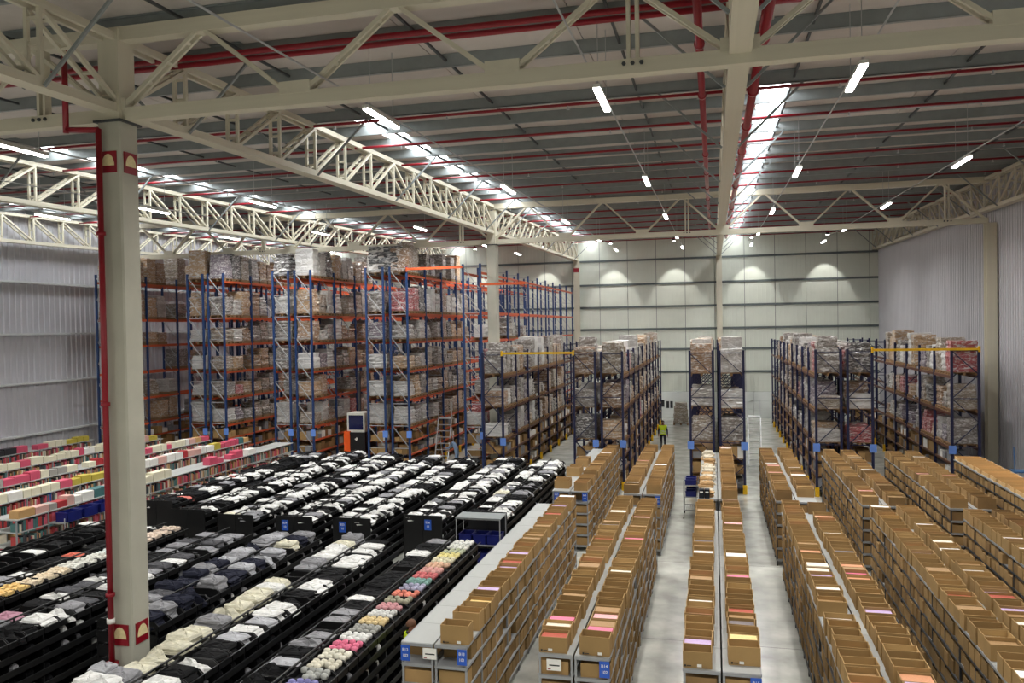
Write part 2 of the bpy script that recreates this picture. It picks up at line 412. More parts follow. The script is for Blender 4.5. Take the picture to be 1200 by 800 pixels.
def column(x, y, h, lab, w=.5, m='column'):
    t = thing('column', lab, 'column', (x, y, 0), 'roof columns')
    b = MB(); c = .03; s = w / 2
    pr = [(-s + c, -s), (s - c, -s), (s, -s + c), (s, s - c), (s - c, s), (-s + c, s), (-s, s - c), (-s, -s + c)]
    pts = [(px, py, 0) for px, py in pr] + [(px, py, h) for px, py in pr]
    b.poly(pts, [tuple(range(7, -1, -1)), tuple(range(8, 16))] + [(i, (i+1) % 8, 8 + (i+1) % 8, 8 + i) for i in range(8)])
    ob('shaft', b.data('shaft', m), t, (x, y, 0))
    box('bearing_plate', t, x - .3, x + .3, y - .3, y + .3, h, h + .04, 'dark_steel')
    box('truss_box', t, x - .22, x + .22, y - .22, y + .22, h + .04, h + 1.75, 'cream')
    return t
def half_disc():
    b = MB(); n = 14; pts = [(0, 0, 0)] + [(math.cos(math.pi*i/n), 0, math.sin(math.pi*i/n)) for i in range(n + 1)]
    b.poly(pts, [(0, i + 2, i + 1) for i in range(n)]); b.poly([(p[0], .02, p[2]) for p in pts], [(0, i + 1, i + 2) for i in range(n)])
    return b.data('half_disc', mat('cream_sign_print', S(226, 210, 160), .6))
HD = half_disc()
cA = column(-11.0, 13.27, 11.5, 'near precast concrete column with a red riser pipe and red signs')
for z in (10.55, 1.6):
    for face in (0, 1):
        if face == 0:
            s = box('fire_sign', cA, -11.19, -10.83, 13.0, 13.018, z, z + .40, 'red')
            ob('sign_emblem', HD, s, (-11.01, 12.995, z + .13), scale=(.14, 1, .22))
        else:
            s = box('fire_sign', cA, -10.75, -10.732, 13.1, 13.44, z, z + .40, 'red')
            ob('sign_emblem', HD, s, (-10.726, 13.27, z + .13), rot=(0, 0, math.pi/2), scale=(.14, 1, .22))
rp = MB().tube((-11.12, 12.9, 1.3), (-11.12, 12.9, 11.35), .055, 12)
rp.tube((-11.12, 12.9, 11.33), (-11.75, 12.8, 11.36), .055, 12).tube((-11.75, 12.8, 11.3), (-11.75, 12.8, 12.9), .055, 12)
tp = thing('riser_pipe', 'red vertical riser pipe strapped to the near concrete column', 'pipe', (-11.12, 12.9, 0))
ob('pipe', rp.data('riser', 'red', True), tp, (0, 0, 0))
for z in (2.6, 6.2, 9.4): ob('pipe_clamp', MB().tube((0, 0, -.035), (0, 0, .035), .085, 12).data('pipe_clamp', 'red', True), tp, (-11.12, 12.9, z))
ob('pipe_foot', MB().tube((0, 0, 0), (0, 0, .12), .12, 12).data('pipe_foot', 'red', True), tp, (-11.12, 12.9, 1.2))
ob('valve_band', MB().tube((0, 0, 0), (0, 0, .09), .075, 12).data('valve_band', 'paper', True), tp, (-11.12, 12.9, 2.06))

cB = column(-11.0, 40.25, 11.75, 'far cream column standing beyond the black clothes racks')
s = box('exit_marker', cB, -11.0 - .1, -11.0 + .1, 39.98, 40.0, 1.9, 2.15, 'hivis')
box('junction_box', cB, -11.1, -10.9, 39.9, 40.0, 6.35, 6.6, 'paper')
for lx, lab in ((-22.45, 'cream wall column on the back wall behind the tall racks'), (-11.0, 'cream back wall column left of centre with a red band'), (0.45, 'cream back wall column in line with the centre aisle')):
    t = thing('wall_column', lab, 'column', (lx, Y_B - .4, 0), 'back wall columns')
    for s_ in (-1, 1): box('flange', t, lx - .22, lx + .22, Y_B - .4 + s_*.18 - .015, Y_B - .4 + s_*.18 + .015, 0, 13.0, 'cream')
    box('web', t, lx - .02, lx + .02, Y_B - .57, Y_B - .23, 0, 13.0, 'cream')
    if lx == -11.0: box('red_band', t, lx - .23, lx + .23, Y_B - .61, Y_B - .59, 12.0, 12.35, 'red')
t = thing('wall_column', 'cream steel column on the right wall beside the end of the rack', 'column', (11.95, 40.25, 0), 'right wall columns')
for s_ in (-1, 1): box('flange', t, 11.78, 12.2, 40.25 + s_*.2 - .015, 40.25 + s_*.2 + .015, 0, 11.8, 'cream')
box('web', t, 11.97, 12.01, 40.06, 40.44, 0, 11.8, 'cream')

# ---------------------------------------------------------------- sprinkler pipes
HEAD = MB().tube((0, 0, 0), (0, 0, -.12), .02, 6).tube((0, 0, -.12), (0, 0, -.13), .05, 6).data('sprinkler_head', 'brace')
for k, y in enumerate([14.55, 14.95, 17.6, 20.85, 24.1, 27.45, 30.75, 34.2, 37.5, 41.0, 44.4, 47.8, 51.2, 54.6, 58.0, 61.4, 64.8]):
    z = zr(y) - .42
    r = .06 if y < 15.2 else .04
    t = thing('sprinkler_pipe', 'red sprinkler pipe crossing under the roof, %s from the near truss' % ordw(k), 'pipe', (0, y, z), 'crosswise sprinkler pipes')
    ob('pipe', MB().tube((X_L + .6, 0, 0), (X_R - .7, 0, 0), r, 8).data('pipe', 'red', True), t, (0, y, z))
    if 15.2 < y < 45:
        for x in np.arange(-30, 12, 3.3): ob('sprinkler_head', HEAD, t, (x + .7 * (k % 3), y, z))
for x, lab in ((-.2, 'thick red sprinkler main left of the central girder'), (.95, 'thick red sprinkler main right of the central girder')):
    r = .10 if x > 0 else .075
    t = thing('sprinkler_main', lab, 'pipe', (x, 0, 0))
    y0, y1 = 3.0, 62.0
    ob('pipe', MB().tube((x, y0, zr(y0) - .75), (x, y1, zr(y1) - .75), r, 12).data('pipe', 'red', True), t)
    for y in np.arange(12.0, 60, 3.86): ob('pipe_collar', MB().tube((0, -.05, 0), (0, .05, 0), r * 1.35, 12).data('pipe_collar', 'red', True) if 'collar%d' % (x > 0) not in TXT else TXT['collar%d' % (x > 0)], t, (x, y, zr(y) - .75))

# ---------------------------------------------------------------- lamps
def lamp_meshes():
    hs = MB().box(-.07, .07, -.83, .83, 0, .07).box(-.03, .03, -.6, .6, .07, .11).data('housing', 'white_body')
    df = MB().box(-.06, .06, -.81, .81, -.035, 0).data('diffuser', 'led')
    return hs, df
HS, DF = lamp_meshes()
la = bpy.data.lights.new('lamp_light', 'AREA'); la.shape = 'RECTANGLE'; la.size = .14; la.size_y = 1.6; la.energy = LAMP_W; la.color = (1.0, .985, .94); la.spread = math.radians(150)
lw = bpy.data.lights.new('wall_lamp_light', 'SPOT'); lw.spot_size = math.radians(54); lw.spot_blend = .3; lw.shadow_soft_size = .08; lw.energy = 520; lw.color = (1.0, .985, .94)
ROWX = [7.15 - 4.6 * k for k in range(9)]
ROWN = ['nearest the right wall', 'right of the central girder', 'left of the central girder', 'right of the near column', 'over the black racks', 'fourth from the left wall', 'third from the left wall', 'second from the left wall', 'nearest the left wall']
LY = [-6.0, 5.0, 15.8, 26.5, 37.3, 48.4, 57.5]
for r, x in enumerate(ROWX):
    if r in (4, 8): continue
    x_row = x
    for k, y in enumerate(LY):
        x = x_row if y < 36 else {5: -13.8, 6: -19.1, 7: -24.3}.get(r, x_row)
        wallk = y > 60
        z = (11.85 + SLOPE * (y - Y_0)) if not wallk else zr(y) - .55
        t = thing('linear_lamp', 'lit linear LED lamp in the row %s, %s from near end' % (ROWN[r], ordw(k)), 'lamp', (x, y, z), 'hanging linear LED lamps')
        ob('housing', HS, t, (x, y, z)); ob('diffuser', DF, t, (x, y, z))
        for s in (-.6, .6): bar('hanger', t, (x, y + s, z + .07), (x, y + s, zr(y) - .1), .012, .012, 'brace')
        lo = bpy.data.objects.new('lamp_light', lw if wallk else la); COL.objects.link(lo)
        lo.parent = t; lo.location = (0, 0, -.05)
        lo.rotation_euler = (0, 0, 0)
    x = x_row; ye = 60 if r < 5 else 30
    t = thing('cable_conduit', 'thin conduit feeding the lamp row ' + ROWN[r], 'conduit', (x, 0, 0), 'lamp row conduits')
    ob('conduit', MB().tube((x, 4, zb(4) + .28), (x, ye, zb(ye) + .28), .018, 6).data('conduit', 'brace'), t)

WH = MB().tube((0, 0, 0), (0, 0, .16), .13, 14).tube((0, 0, .16), (0, 0, .3), .05, 10).data('housing', 'dark'); WD = MB().tube((0, 0, -.015), (0, 0, 0), .11, 14).data('diffuser', 'led')
for k, x in enumerate((-25.0, -19.3, -13.6, -7.95, -2.98, 2.9, 8.4)):
    y = Y_B - 1.9; z = zr(y) - .6
    t = thing('wall_lamp', 'round downlight washing the back wall, %s from left' % ordw(k), 'lamp', (x, y, z), 'downlights along the back wall')
    ob('housing', WH, t, (x, y, z)); ob('diffuser', WD, t, (x, y, z)); bar('hanger', t, (x, y, z + .28), (x, y, zr(y) - .05), .02, .02, 'brace')
    lo = bpy.data.objects.new('wall_lamp_light', lw); COL.objects.link(lo); lo.parent = t; lo.location = (0, 0, -.05); lo.rotation_euler = (math.radians(18), 0, 0)

# ---------------------------------------------------------------- shelving runs with cartons
KR = S(162, 132, 88)
def open_carton(w, d, h, t=.012):
    """open-topped carton w (X) x d (Y) x h, base at z=0; material 0 outside, 1 inside"""
    b = MB(); x, y = w/2, d/2
    b.poly([(-x, -y, 0), (x, -y, 0), (x, y, 0), (-x, y, 0), (-x, -y, h*.97), (x, -y, h*.97), (x, y, h), (-x, y, h),
            (-x+t, -y+t, h*.97), (x-t, -y+t, h*.97), (x-t, y-t, h), (-x+t, y-t, h), (-x+t, -y+t, t), (x-t, -y+t, t), (x-t, y-t, t), (-x+t, y-t, t)],
           [(0, 3, 2, 1), (0, 1, 5, 4), (1, 2, 6, 5), (2, 3, 7, 6), (3, 0, 4, 7), (4, 5, 9, 8), (5, 6, 10, 9), (6, 7, 11, 10), (7, 4, 8, 11),
            (8, 9, 13, 12), (9, 10, 14, 13), (10, 11, 15, 14), (11, 8, 12, 15), (12, 13, 14, 15)])
    b.m = [0]*9 + [0]*5
    return b.data('open_carton', 'kraft')
CART = [open_carton(.50, .31, .30), open_carton(.48, .33, .27), open_carton(.51, .29, .32), open_carton(.46, .32, .29)]
BOXM = [open_carton(.52, .285, .25), open_carton(.52, .275, .265), open_carton(.50, .29, .24)]
GOODS = MB().box(-.5, .5, -.5, .5, 0, 1).data('contents', 'goods')
GCOL = [S(240, 236, 226), S(244, 240, 234), S(232, 172, 172), S(236, 206, 140), S(176, 80, 60), S(214, 150, 110), S(230, 120, 150), S(120, 110, 110), S(196, 170, 210), S(238, 230, 210)]

POSTS = {}
BAY = 0.95
RUNS = {
 'A':  (-4.82, 13.3, 25.0, 'grey-topped run'),
 'B':  (-2.35, 13.3, 25.0, 'run beside grey-topped run'),
 'C':  (0.05, 13.15, 25.0, 'centre run'),
 'R1': (2.45, 12.35, 25.0, 'first right-hand run'),
 'R2': (4.85, 12.35, 25.0, 'second right-hand run'),
 'R3': (7.25, 13.3, 25.0, 'third right-hand run'),
 'A2': (-4.75, 26.7, 36.2, 'far run behind grey-topped run'),
 'B2': (-2.35, 26.6, 36.1, 'far run left of centre'),
 'C2': (0.05, 26.2, 35.7, 'far centre run'),
 'R12': (2.4, 26.2, 35.7, 'far first right-hand run'),
 'R22': (4.85, 26.0, 35.5, 'far second right-hand run'),
 'R32': (7.25, 26.0, 35.5, 'far third right-hand run'),
 'R42': (9.75, 21.0, 35.5, 'run nearest right wall'),
}
TIER = [.2, .56, .92, 1.28, 1.64]
ZT = 2.0
def sign(parent, x, y, z, w, h, t1, t2):
    s = box('bay_sign', parent, x - w/2, x + w/2, y - .012, y, z - h/2, z + h/2, 'blue_sign')
    s['label'] = 'blue bay sign with white characters'
    ob('sign_text', text_mesh(t1, 'paper'), s, (x, y - .014, z + h*.22), FRONT, (w*.42, w*.42, 1))
    ob('sign_text', text_mesh(t2, 'paper'), s, (x, y - .014, z - h*.16), FRONT, (w*.42, w*.42, 1))
    return s
def notice(parent, x, y, z, w, h):
    s = box('paper_notice', parent, x - w/2, x + w/2, y - .01, y, z - h/2, z + h/2, 'paper')
    s['label'] = 'white paper notice with a dark printed line'
    box('printed_line', s, x - w*.33, x + w*.38, y - .012, y - .009, z - h*.09, z + h*.02, 'ink')
    box('printed_line', s, x - w*.42, x - w*.22, y - .012, y - .009, z - h*.42, z - h*.33, 'red')
POST = {}
def shelf_run(key):
    xc, y0, y1, nm = RUNS[key]
    t = thing('shelving_run', ('long double-sided steel carton shelving, ' + nm) if not nm.startswith('grey') else 'long steel shelving run with one half of its grey top empty', 'shelving', (xc, y0, 0), 'carton shelving runs')
    nb = int(round((y1 - y0) / BAY)); L = nb * BAY; LIPM = 'shelf' if key[0] in 'ABC' else 'dark'
    for side in (-1, 1):
        xi, xo = xc + side*.015, xc + side*.60
        a, c = min(xi, xo), max(xi, xo)
        for i in range(nb):
            ya = y0 + i * BAY
            box('deck_panel', t, a, c, ya + .004, ya + BAY - .004, ZT - .03, ZT, 'deck')
        for z in TIER:
            box('shelf_board', t, a, c, y0, y0 + L, z - .03, z, 'shelf')
            box('shelf_lip', t, xo - .012, xo + .012, y0, y0 + L, z - .035, z + .008, LIPM)
        box('shelf_lip', t, xo - .012, xo + .012, y0, y0 + L, ZT - .045, ZT + .002, 'shelf')
        for i in range(nb + 1):
            y = y0 + i * BAY
            for xx in (xi + side*.02, xo - side*.02):
                box('upright', t, xx - .018, xx + .018, y - .014, y + .014, 0, ZT - .03, 'shelf' if key in ('A', 'B', 'C', 'A2', 'B2') else 'dark')
        for z in TIER + [ZT]:
            box('end_rail', t, a, c, y0 - .03, y0 - .012, z - .055, z, 'shelf')
    return t
for k in RUNS: shelf_run(k)
runs_o = {}

# cartons: (distance, kind, params); nearest become objects, the rest one stock mesh
top_slots = []; tier_slots = []
def rowgaps(key, side, y):
    if key == 'A' and side < 0: return True
    if key == 'A2' and side < 0: return not (27.2 < y < 28.0 or 29.4 < y < 30.3 or 31.4 < y < 32.2)
    if key == 'R1' and side < 0 and 15.35 < y < 16.0: return True
    if key == 'C2' and side < 0: return True
    if key == 'R42': return True
    return False
for key, (xc, y0, y1, nm) in RUNS.items():
    for side in (-1, 1):
        y = y0 + .20 + (.25 if key == 'C' and side > 0 else 0); i = 0
        while y < y1 - .15:
            p = RNG.uniform(.305, .36)
            if not rowgaps(key, side, y):
                if RNG.rand() > .045:
                    top_slots.append((math.hypot(xc, y), key, side, i, xc + side*(.36 + RNG.uniform(-.015, .02)), y, ZT)); i += 1
            y += p
        for ti, z in enumerate(TIER):
            n = int((y1 - y0) / (BAY / 3))
            for j in range(n):
                if RNG.rand() < .04: continue
                tier_slots.append((math.hypot(xc, y0 + j*BAY/3), key, side, ti, j, xc + side*(.335 + RNG.uniform(-.02, .025)), y0 + .17 + j*BAY/3, z))
def in_view(x, y, z):
    v = np.array([x, y, z - CAM_Z]); c = np.array(ROWS) @ v
    if c[2] < 1: return False
    u = 600 + 949*c[0]/c[2]; w = 400 + 949*c[1]/c[2]
    return -25 < u < 1225 and w < 830
stock = MB()
top_slots.sort(); cnt = 0
SIDE = {-1: 'left', 1: 'right'}
LAB_MESH = MB().box(-.5, .5, -.004, 0, -.5, .5).data('carton_label', 'paper')
INK_MESH = MB().box(-.5, .5, -.004, 0, -.5, .5).data('carton_print', 'ink')
for d, key, side, i, x, y, z in top_slots:
    if cnt < 300 and in_view(x, y, z):
        cnt += 1
        nm = RUNS[key][3]
        o = ob('open_carton', CART[RNG.randint(4)], None, (x, y, z), (0, 0, RNG.uniform(-.04, .04)), (1, 1, RNG.uniform(.92, 1.08)), KR)
        tag(o, 'open carton, %s from near end, %s row on %s' % (ordw(i), SIDE[side], nm), 'carton', 'open cartons on shelf tops')
        if RNG.rand() < .62:
            h = RNG.uniform(.18, .285); g = GCOL[RNG.randint(len(GCOL))] if RNG.rand() < .62 else S(166, 130, 86)
            ob('contents', GOODS, o, (x, y, z + .014), scale=(.43, .255, h - .014), color=g)
        if i == 0 or RNG.rand() < .18:
            ob('carton_label', LAB_MESH, o, (x + RNG.uniform(-.05, .1), y - .168, z + .05), scale=(.07, 1, .045))
        if i == 0: ob('carton_print', INK_MESH, o, (x - .19, y - .168, z + .04), scale=(.03, 1, .03)); ob('carton_print', INK_MESH, o, (x - .13, y - .168, z + .04), scale=(.07, 1, .012))
    else:
        h = RNG.uniform(.26, .31); w = RNG.uniform(.44, .51)
        mi = 0 if RNG.rand() < .75 else 1
        stock.box(x - w/2, x + w/2, y - .15, y - .138, z, z + h, mi); stock.box(x - w/2, x + w/2, y + .138, y + .15, z, z + h, mi)
        stock.box(x - w/2, x - w/2 + .012, y - .138, y + .138, z, z + h, mi); stock.box(x + w/2 - .012, x + w/2, y - .138, y + .138, z, z + h, mi)
        r = RNG.rand(); stock.box(x - w/2 + .02, x + w/2 - .02, y - .13, y + .13, z, z + h * RNG.uniform(.5, .97), 2 if r < .16 else 1 if r < .6 else 3 if r < .66 else 0)
tier_slots.sort(); tc = 0
VIS = {('A', 1), ('B', 1), ('R1', -1), ('R2', -1), ('R3', -1)}
TW = ['lowest', 'second', 'third', 'fourth', 'top']
for d, key, side, ti, j, x, y, z in tier_slots:
    if tc < 300 and (key, side) in VIS and in_view(x, y, z + .2):
        tc += 1
        g = RNG.uniform(.6, .95); c = (KR[0]*g, KR[1]*g, KR[2]*g, 1)
        o = ob('storage_carton', BOXM[RNG.randint(3)], None, (x, y, z), (0, 0, RNG.uniform(-.02, .02)), color=c)
        tag(o, 'carton on %s tier, %s from near end, %s face of %s' % (TW[ti], ordw(j), SIDE[side], RUNS[key][3]), 'storage carton', 'cartons inside the shelving')
    else:
        h = RNG.uniform(.22, .265)
        stock.box(x - .26, x + .26, y - .14, y + .14, z, z + h, 0 if RNG.rand() < .6 else 1)
tag(ob('carton_stock', stock.data('carton_stock', ['kraft_s', 'kraft_d', 'paper', 'goods'])), 'remaining brown cartons filling the farther shelves', 'cartons', kind='stuff').color = S(214, 150, 140)

# near-end signs on runs
R_END = {'A': (('B13', '102', -.52), ('B13', '101', .52)), 'B': (('B14', '102', .52),), 'C': (('B15', '104', .52),), 'A2': (('B23', '102', -.45), ('B23', '101', .5)), 'B2': (('B24', '102', .5),)}
for o in list(COL.objects):
    if o.name.startswith('shelving_run'):
        for key, (xc, y0, y1, nm) in RUNS.items():
            if abs(o.location.x - xc) < .01 and abs(o.location.y - y0) < .01: runs_o[key] = o
for key, sg in R_END.items():
    xc, y0 = RUNS[key][:2]
    for t1, t2, dx in sg: sign(runs_o[key], xc + dx, y0 - .035, ZT - .18, .17, .27, t1, t2)
notice(runs_o['A'], -4.82 - .07, 13.3 - .036, ZT - .16, .25, .19)
notice(runs_o['B'], -2.35 - .33, 13.3 - .036, ZT - .17, .25, .19)


# ---------------------------------------------------------------- pallet racks
def frame_mesh(depth, h, m, bm, cross):
    b = MB()
    for x in (0, depth):
        b.box(x - .05, x + .05, -.045, .045, 0, h); b.box(x - .09, x + .09, -.08, .08, 0, .015)
    z = .25; k = 0
    while z < h - .6:
        st = 1.15 if not cross else 1.0
        z2 = min(z + st, h - .12)
        if cross:
            p, q = ((0, 0, z), (depth, 0, z2)) if k % 2 == 0 else ((depth, 0, z), (0, 0, z2))
        else:
            p, q = ((depth, 0, z), (0, 0, z2)) if k % 2 == 0 else ((depth, 0, z), (0, 0, z2))
        b.bar(p, q, .035, .045, 1, up=(0, 1, 0))
        if k % 2 == 0 or not cross: b.bar((0, 0, z), (depth, 0, z), .035, .045, 1, up=(0, 1, 0))
        z = z2; k += 1
    b.bar((0, 0, h - .12), (depth, 0, h - .12), .035, .045, 1, up=(0, 1, 0))
    return b.data('upright_frame', [m, bm])
def pallet_mesh():
    b = MB()
    for i in range(5): b.box(-.55, .55, -.4 + i*.17, -.4 + i*.17 + .12, .11, .13)
    for x in (-.5, 0, .5): b.box(x - .05, x + .05, -.4, .4, .09, .11)
    for x in (-.5, 0, .5):
        for y in (-.35, 0, .35): b.box(x - .05, x + .05, y - .05, y + .05, .02, .09)
    for x in (-.5, 0, .5): b.box(x - .05, x + .05, -.4, .4, 0, .02)
    return b.data('pallet', 'wood')
PAL = pallet_mesh()
def load_mesh(seed, L, sag=.0):
    """shrink-wrapped stack 1.08 x .8 x 1: rings of cartons with grooves, one closed skin"""
    r = random.Random(seed); b = MB(); w, d = .54, .4
    def ring(z, inset, jit, ox, oy):
        pts = []
        n1, n2 = 3, 2
        for (a, c, n) in (((-w, -d), (w, -d), n1), ((w, -d), (w, d), n2), ((w, d), (-w, d), n1), ((-w, d), (-w, -d), n2)):
            for i in range(n):
                for f, gi in ((0.04, 0), (0.96, 0)):
                    t = (i + f) / n
                    x = a[0] + (c[0] - a[0]) * t; y = a[1] + (c[1] - a[1]) * t
                    pts.append(((x) * (1 - inset) + ox + r.uniform(-jit, jit), (y) * (1 - inset) + oy + r.uniform(-jit, jit), z + r.uniform(-jit, jit) * .6))
        return pts
    rings = []
    for k in range(L):
        ox, oy = r.uniform(-.02, .02), r.uniform(-.02, .02); sh = sag * (k / L) ** 2
        rings.append(ring((k + .05) / L, 0.03 + sh, .018, ox, oy)); rings.append(ring((k + .5) / L, sh - .005, .024, ox, oy)); rings.append(ring((k + .95) / L, .025 + sh, .018, ox, oy))
    n = len(rings[0]); pts = [p for g in rings for p in g]; fc = []
    for k in range(len(rings) - 1):
        for i in range(n): fc.append((k*n+i, k*n+(i+1) % n, (k+1)*n+(i+1) % n, (k+1)*n+i))
    top = len(pts); pts.append((0, 0, 1.0 + r.uniform(-.02, .05)))
    o = (len(rings) - 1) * n
    for i in range(n): fc.append((o+i, o+(i+1) % n, top))
    fc.append(tuple(range(n))[::-1])
    b.poly(pts, fc)
    return b.data('wrapped_goods', 'film', False)
LOADS = [load_mesh(i, 3 + i % 4, .0 if i % 3 else .25) for i in range(12)]
LTINT = [('grey', S(126, 118, 112)), ('brown', S(150, 118, 88)), ('tan', S(172, 140, 104)), ('pale grey', S(176, 172, 168)), ('dark grey', S(74, 70, 70)), ('brown', S(128, 100, 76)),
         ('white', S(206, 204, 202)), ('violet-grey', S(118, 106, 118)), ('reddish', S(160, 70, 74)), ('grey-brown', S(140, 126, 110))]
TALL_LV = [2.5, 3.95, 5.4, 6.9, 8.35, 10.35]; LOW_LV = [2.2, 3.65, 5.2]
#      xa, xb, y0, tall, loaded bays, name, front face (+1 faces right)
RACKS = [
 (-32.3, -31.3, 37.0, True, 3, 'rack on left wall', 1),
 (-28.10, -27.15, 39.0, True, 1, 'leftmost tall rack', 1), (-26.82, -25.87, 39.0, True, 3, 'tall rack left of second pair', 1),
 (-22.87, -21.95, 39.0, True, 1, 'tall rack, second pair left', 1), (-21.57, -20.65, 39.0, True, 3, 'tall rack, second pair right', 1),
 (-17.50, -16.55, 39.0, True, 1, 'tall rack, third pair left', 1), (-16.17, -15.24, 39.0, True, 4, 'tall rack, third pair right', 1),
 (-12.22, -11.32, 39.0, True, 4, 'tall rack beside far column', 1),
 (-10.68, -9.74, 37.0, False, 6, 'low rack beside far column', 1),
 (-6.32, -5.33, 37.0, False, 1, 'low rack left of person', 1), (-5.05, -4.08, 37.0, False, 9, 'low rack facing the person', 1),
 (-1.07, -.07, 37.0, False, 1, 'centre low rack left half', -1), (.22, 1.24, 37.0, False, 1, 'centre low rack right half', 1),
 (4.23, 5.24, 37.0, False, 8, 'low rack right of centre', -1), (5.51, 6.49, 37.0, False, 1, 'low rack back half, right', 1),
 (9.55, 10.57, 37.0, False, 5, 'low rack by right wall', -1),
]
loose = MB()
FR = {}
nload = 0; pload = []
LVN = ['first', 'second', 'third', 'fourth', 'fifth', 'top']
rr = random.Random(3)
for xa, xb, y0, tall, nl, nm, face in RACKS:
    depth = xb - xa; nb = 10; bw = 2.7
    h = 10.75 if tall else 6.35
    key = (round(depth, 2), tall)
    if key not in FR: FR[key] = frame_mesh(depth, h, 'rack_blue' if tall else 'rack_navy', 'brace' if tall else 'rack_navy', not tall)
    t = thing('pallet_rack', ('tall blue and orange pallet rack: ' if tall else 'navy pallet rack with brown beams: ') + nm, 'pallet rack', (xa, y0, 0), 'pallet racks')
    for i in range(nb + 1): ob('upright_frame', FR[key], t, (xa, y0 + i * bw, 0))
    lv = TALL_LV if tall else LOW_LV
    for i in range(nb):
        ya, yb = y0 + i*bw + .05, y0 + (i+1)*bw - .05
        for z in lv:
            for x in (xa, xb):
                box('load_beam', t, x - .025, x + .025, ya, yb, z - .12, z, 'orange' if (tall and z > 1) else 'rust')
        for z in ((.35, 1.1, 1.75) if tall else (.25, .9, 1.55)):
            for x in (xa, xb): box('pick_beam', t, x - .02, x + .02, ya, yb, z - .09, z, 'rust' if not tall else 'orange')
            box('pick_shelf', t, xa + .03, xb - .03, ya, yb, z - .03, z - .005, 'wood')
    # loose cartons on the pick levels
    for i in range(nb if nl > 1 else 1):
        for z in ((.35, 1.1, 1.75) if tall else (.25, .9, 1.55)):
            y = y0 + i*bw + .12
            while y < y0 + (i+1)*bw - .4:
                w = rr.uniform(.28, .5); hh = rr.uniform(.2, .5)
                if rr.random() < .85:
                    xf = xb - .05 if face > 0 else xa + .05
                    dx = rr.uniform(.35, .6)
                    x0, x1 = (xf - dx, xf) if face > 0 else (xf, xf + dx)
                    loose.box(x0, x1, y, y + w - .02, z, z + hh, rr.choice((0, 0, 1, 1, 2, 3)))
                y += w
        if i == 0:
            for z in ((.35, 1.1, 1.75) if tall else (.25, .9, 1.55)):
                x = xa + .08
                while x < xb - .3:
                    w = rr.uniform(.26, .45); loose.box(x, min(x + w - .02, xb - .06), y0 + .06, y0 + rr.uniform(.3, .5), z, z + rr.uniform(.2, .52), rr.choice((0, 0, 1, 3))); x += w
    kload = 0
    for li, z in enumerate(lv):
        top = li == len(lv) - 1
        for i in range(nl):
            for j in range(3):
                kload = i*3 + j
                if nm == 'tall rack beside far column' and (li >= 4 or rr.random() < .45): continue
                if nm == 'tall rack, third pair right' and top and i > 0 and rr.random() < .75: continue
                if nm == 'rack on left wall' and rr.random() < .35: continue
                if rr.random() < .1: continue
                gap = (lv[li+1] - z - .25) if not top else (1.75 if tall else 1.9)
                if top and not tall: hl0 = rr.uniform(.8, 1.7)
                hl = min(gap, rr.uniform(.5, 1.15)) if not (top and tall) else rr.uniform(1.0, 1.6)
                if li == 4 and tall: hl = rr.uniform(.8, 1.4)
                if top and not tall: hl = hl0
                y = y0 + i*bw + .52 + j*.835; x = (xa + xb)/2
                tn, tcol = LTINT[rr.choice((0, 0, 1, 2, 9, 3, 3, 4, 5, 6, 7, 9, 3, 6, 0, 2) if rr.random() < .96 else (8,) if not (tall and top) else (4, 0, 0, 5, 9))]
                pload.append((math.hypot(x, y), tn, tcol, kload, li, nm, x, y, z, hl))
                nload += 1
    # foot guard and end signs
    for x in (xa, xb):
        b_ = box('foot_guard', t, x - .09, x + .09, y0 - .12, y0 - .06, 0, .4, 'yellow')
    if face > 0 or True:
        sx = xa if face < 0 else xb
        sg = box('bay_sign', t, sx - .14, sx + .14, y0 - .07, y0 - .055, 1.95, 2.3, 'rack_sign')
    for i in range(1, nb):
        x = xb if face > 0 else xa
        if nl > 3: box('foot_guard', t, x - .06 + face*.1, x + .06 + face*.1, y0 + i*bw - .06, y0 + i*bw + .06, 0, .4, 'yellow')
pload.sort(key=lambda q: q[0]); lst = MB()
for xa, xb, y0, tall, nl, nm, face in RACKS:
    if nl == 1 and not tall:
        for i in range(3, 30): pload.append((999, 'grey', None, i, 2, nm, (xa + xb)/2, y0 + (i // 3)*2.7 + .52 + (i % 3)*.835, 5.2, rr.uniform(.8, 1.4)))
FILMC = [0, 1, 2, 3, 9]
for q, (d, tn, tcol, kload, li, nm, x, y, z, hl) in enumerate(pload):
    if q < 300:
        o = thing('pallet_load', '%s wrapped pallet load, %s along, %s beam level, %s' % (tn, ordw(kload), LVN[li], nm), 'pallet load', (x, y, z), 'wrapped pallet loads')
        ob('pallet', PAL, o, (x, y, z), scale=(.95, .95, 1))
        ob('goods', rr.choice(LOADS), o, (x, y, z + .13), (0, 0, rr.choice((0, math.pi)) + rr.uniform(-.07, .07)), (.94 * rr.uniform(.9, 1), .95 * rr.uniform(.9, 1.0), hl), tcol)
    else:
        me = rr.choice(LOADS); k = len(lst.v); mi = rr.randrange(5)
        lst.v += [(x + v.co.x*.9, y + v.co.y*.93, z + .13 + v.co.z*hl) for v in me.vertices]
        for p in me.polygons: lst.f.append(tuple(k + i for i in p.vertices)); lst.m.append(mi)
        lst.box(x - .5, x + .5, y - .38, y + .38, z, z + .13, 5)
tag(ob('pallet_stock', lst.data('pallet_stock', [film_mat(LTINT[i][1]) for i in FILMC] + ['wood'])), 'farther wrapped pallet loads deep in the racks', 'pallet loads', kind='stuff')
tag(ob('loose_carton_stock', loose.data('loose_carton_stock', ['kraft_s', 'kraft_d', 'paper', 'fab_g'])), 'loose cartons on the low picking levels of the pallet racks', 'cartons', kind='stuff')
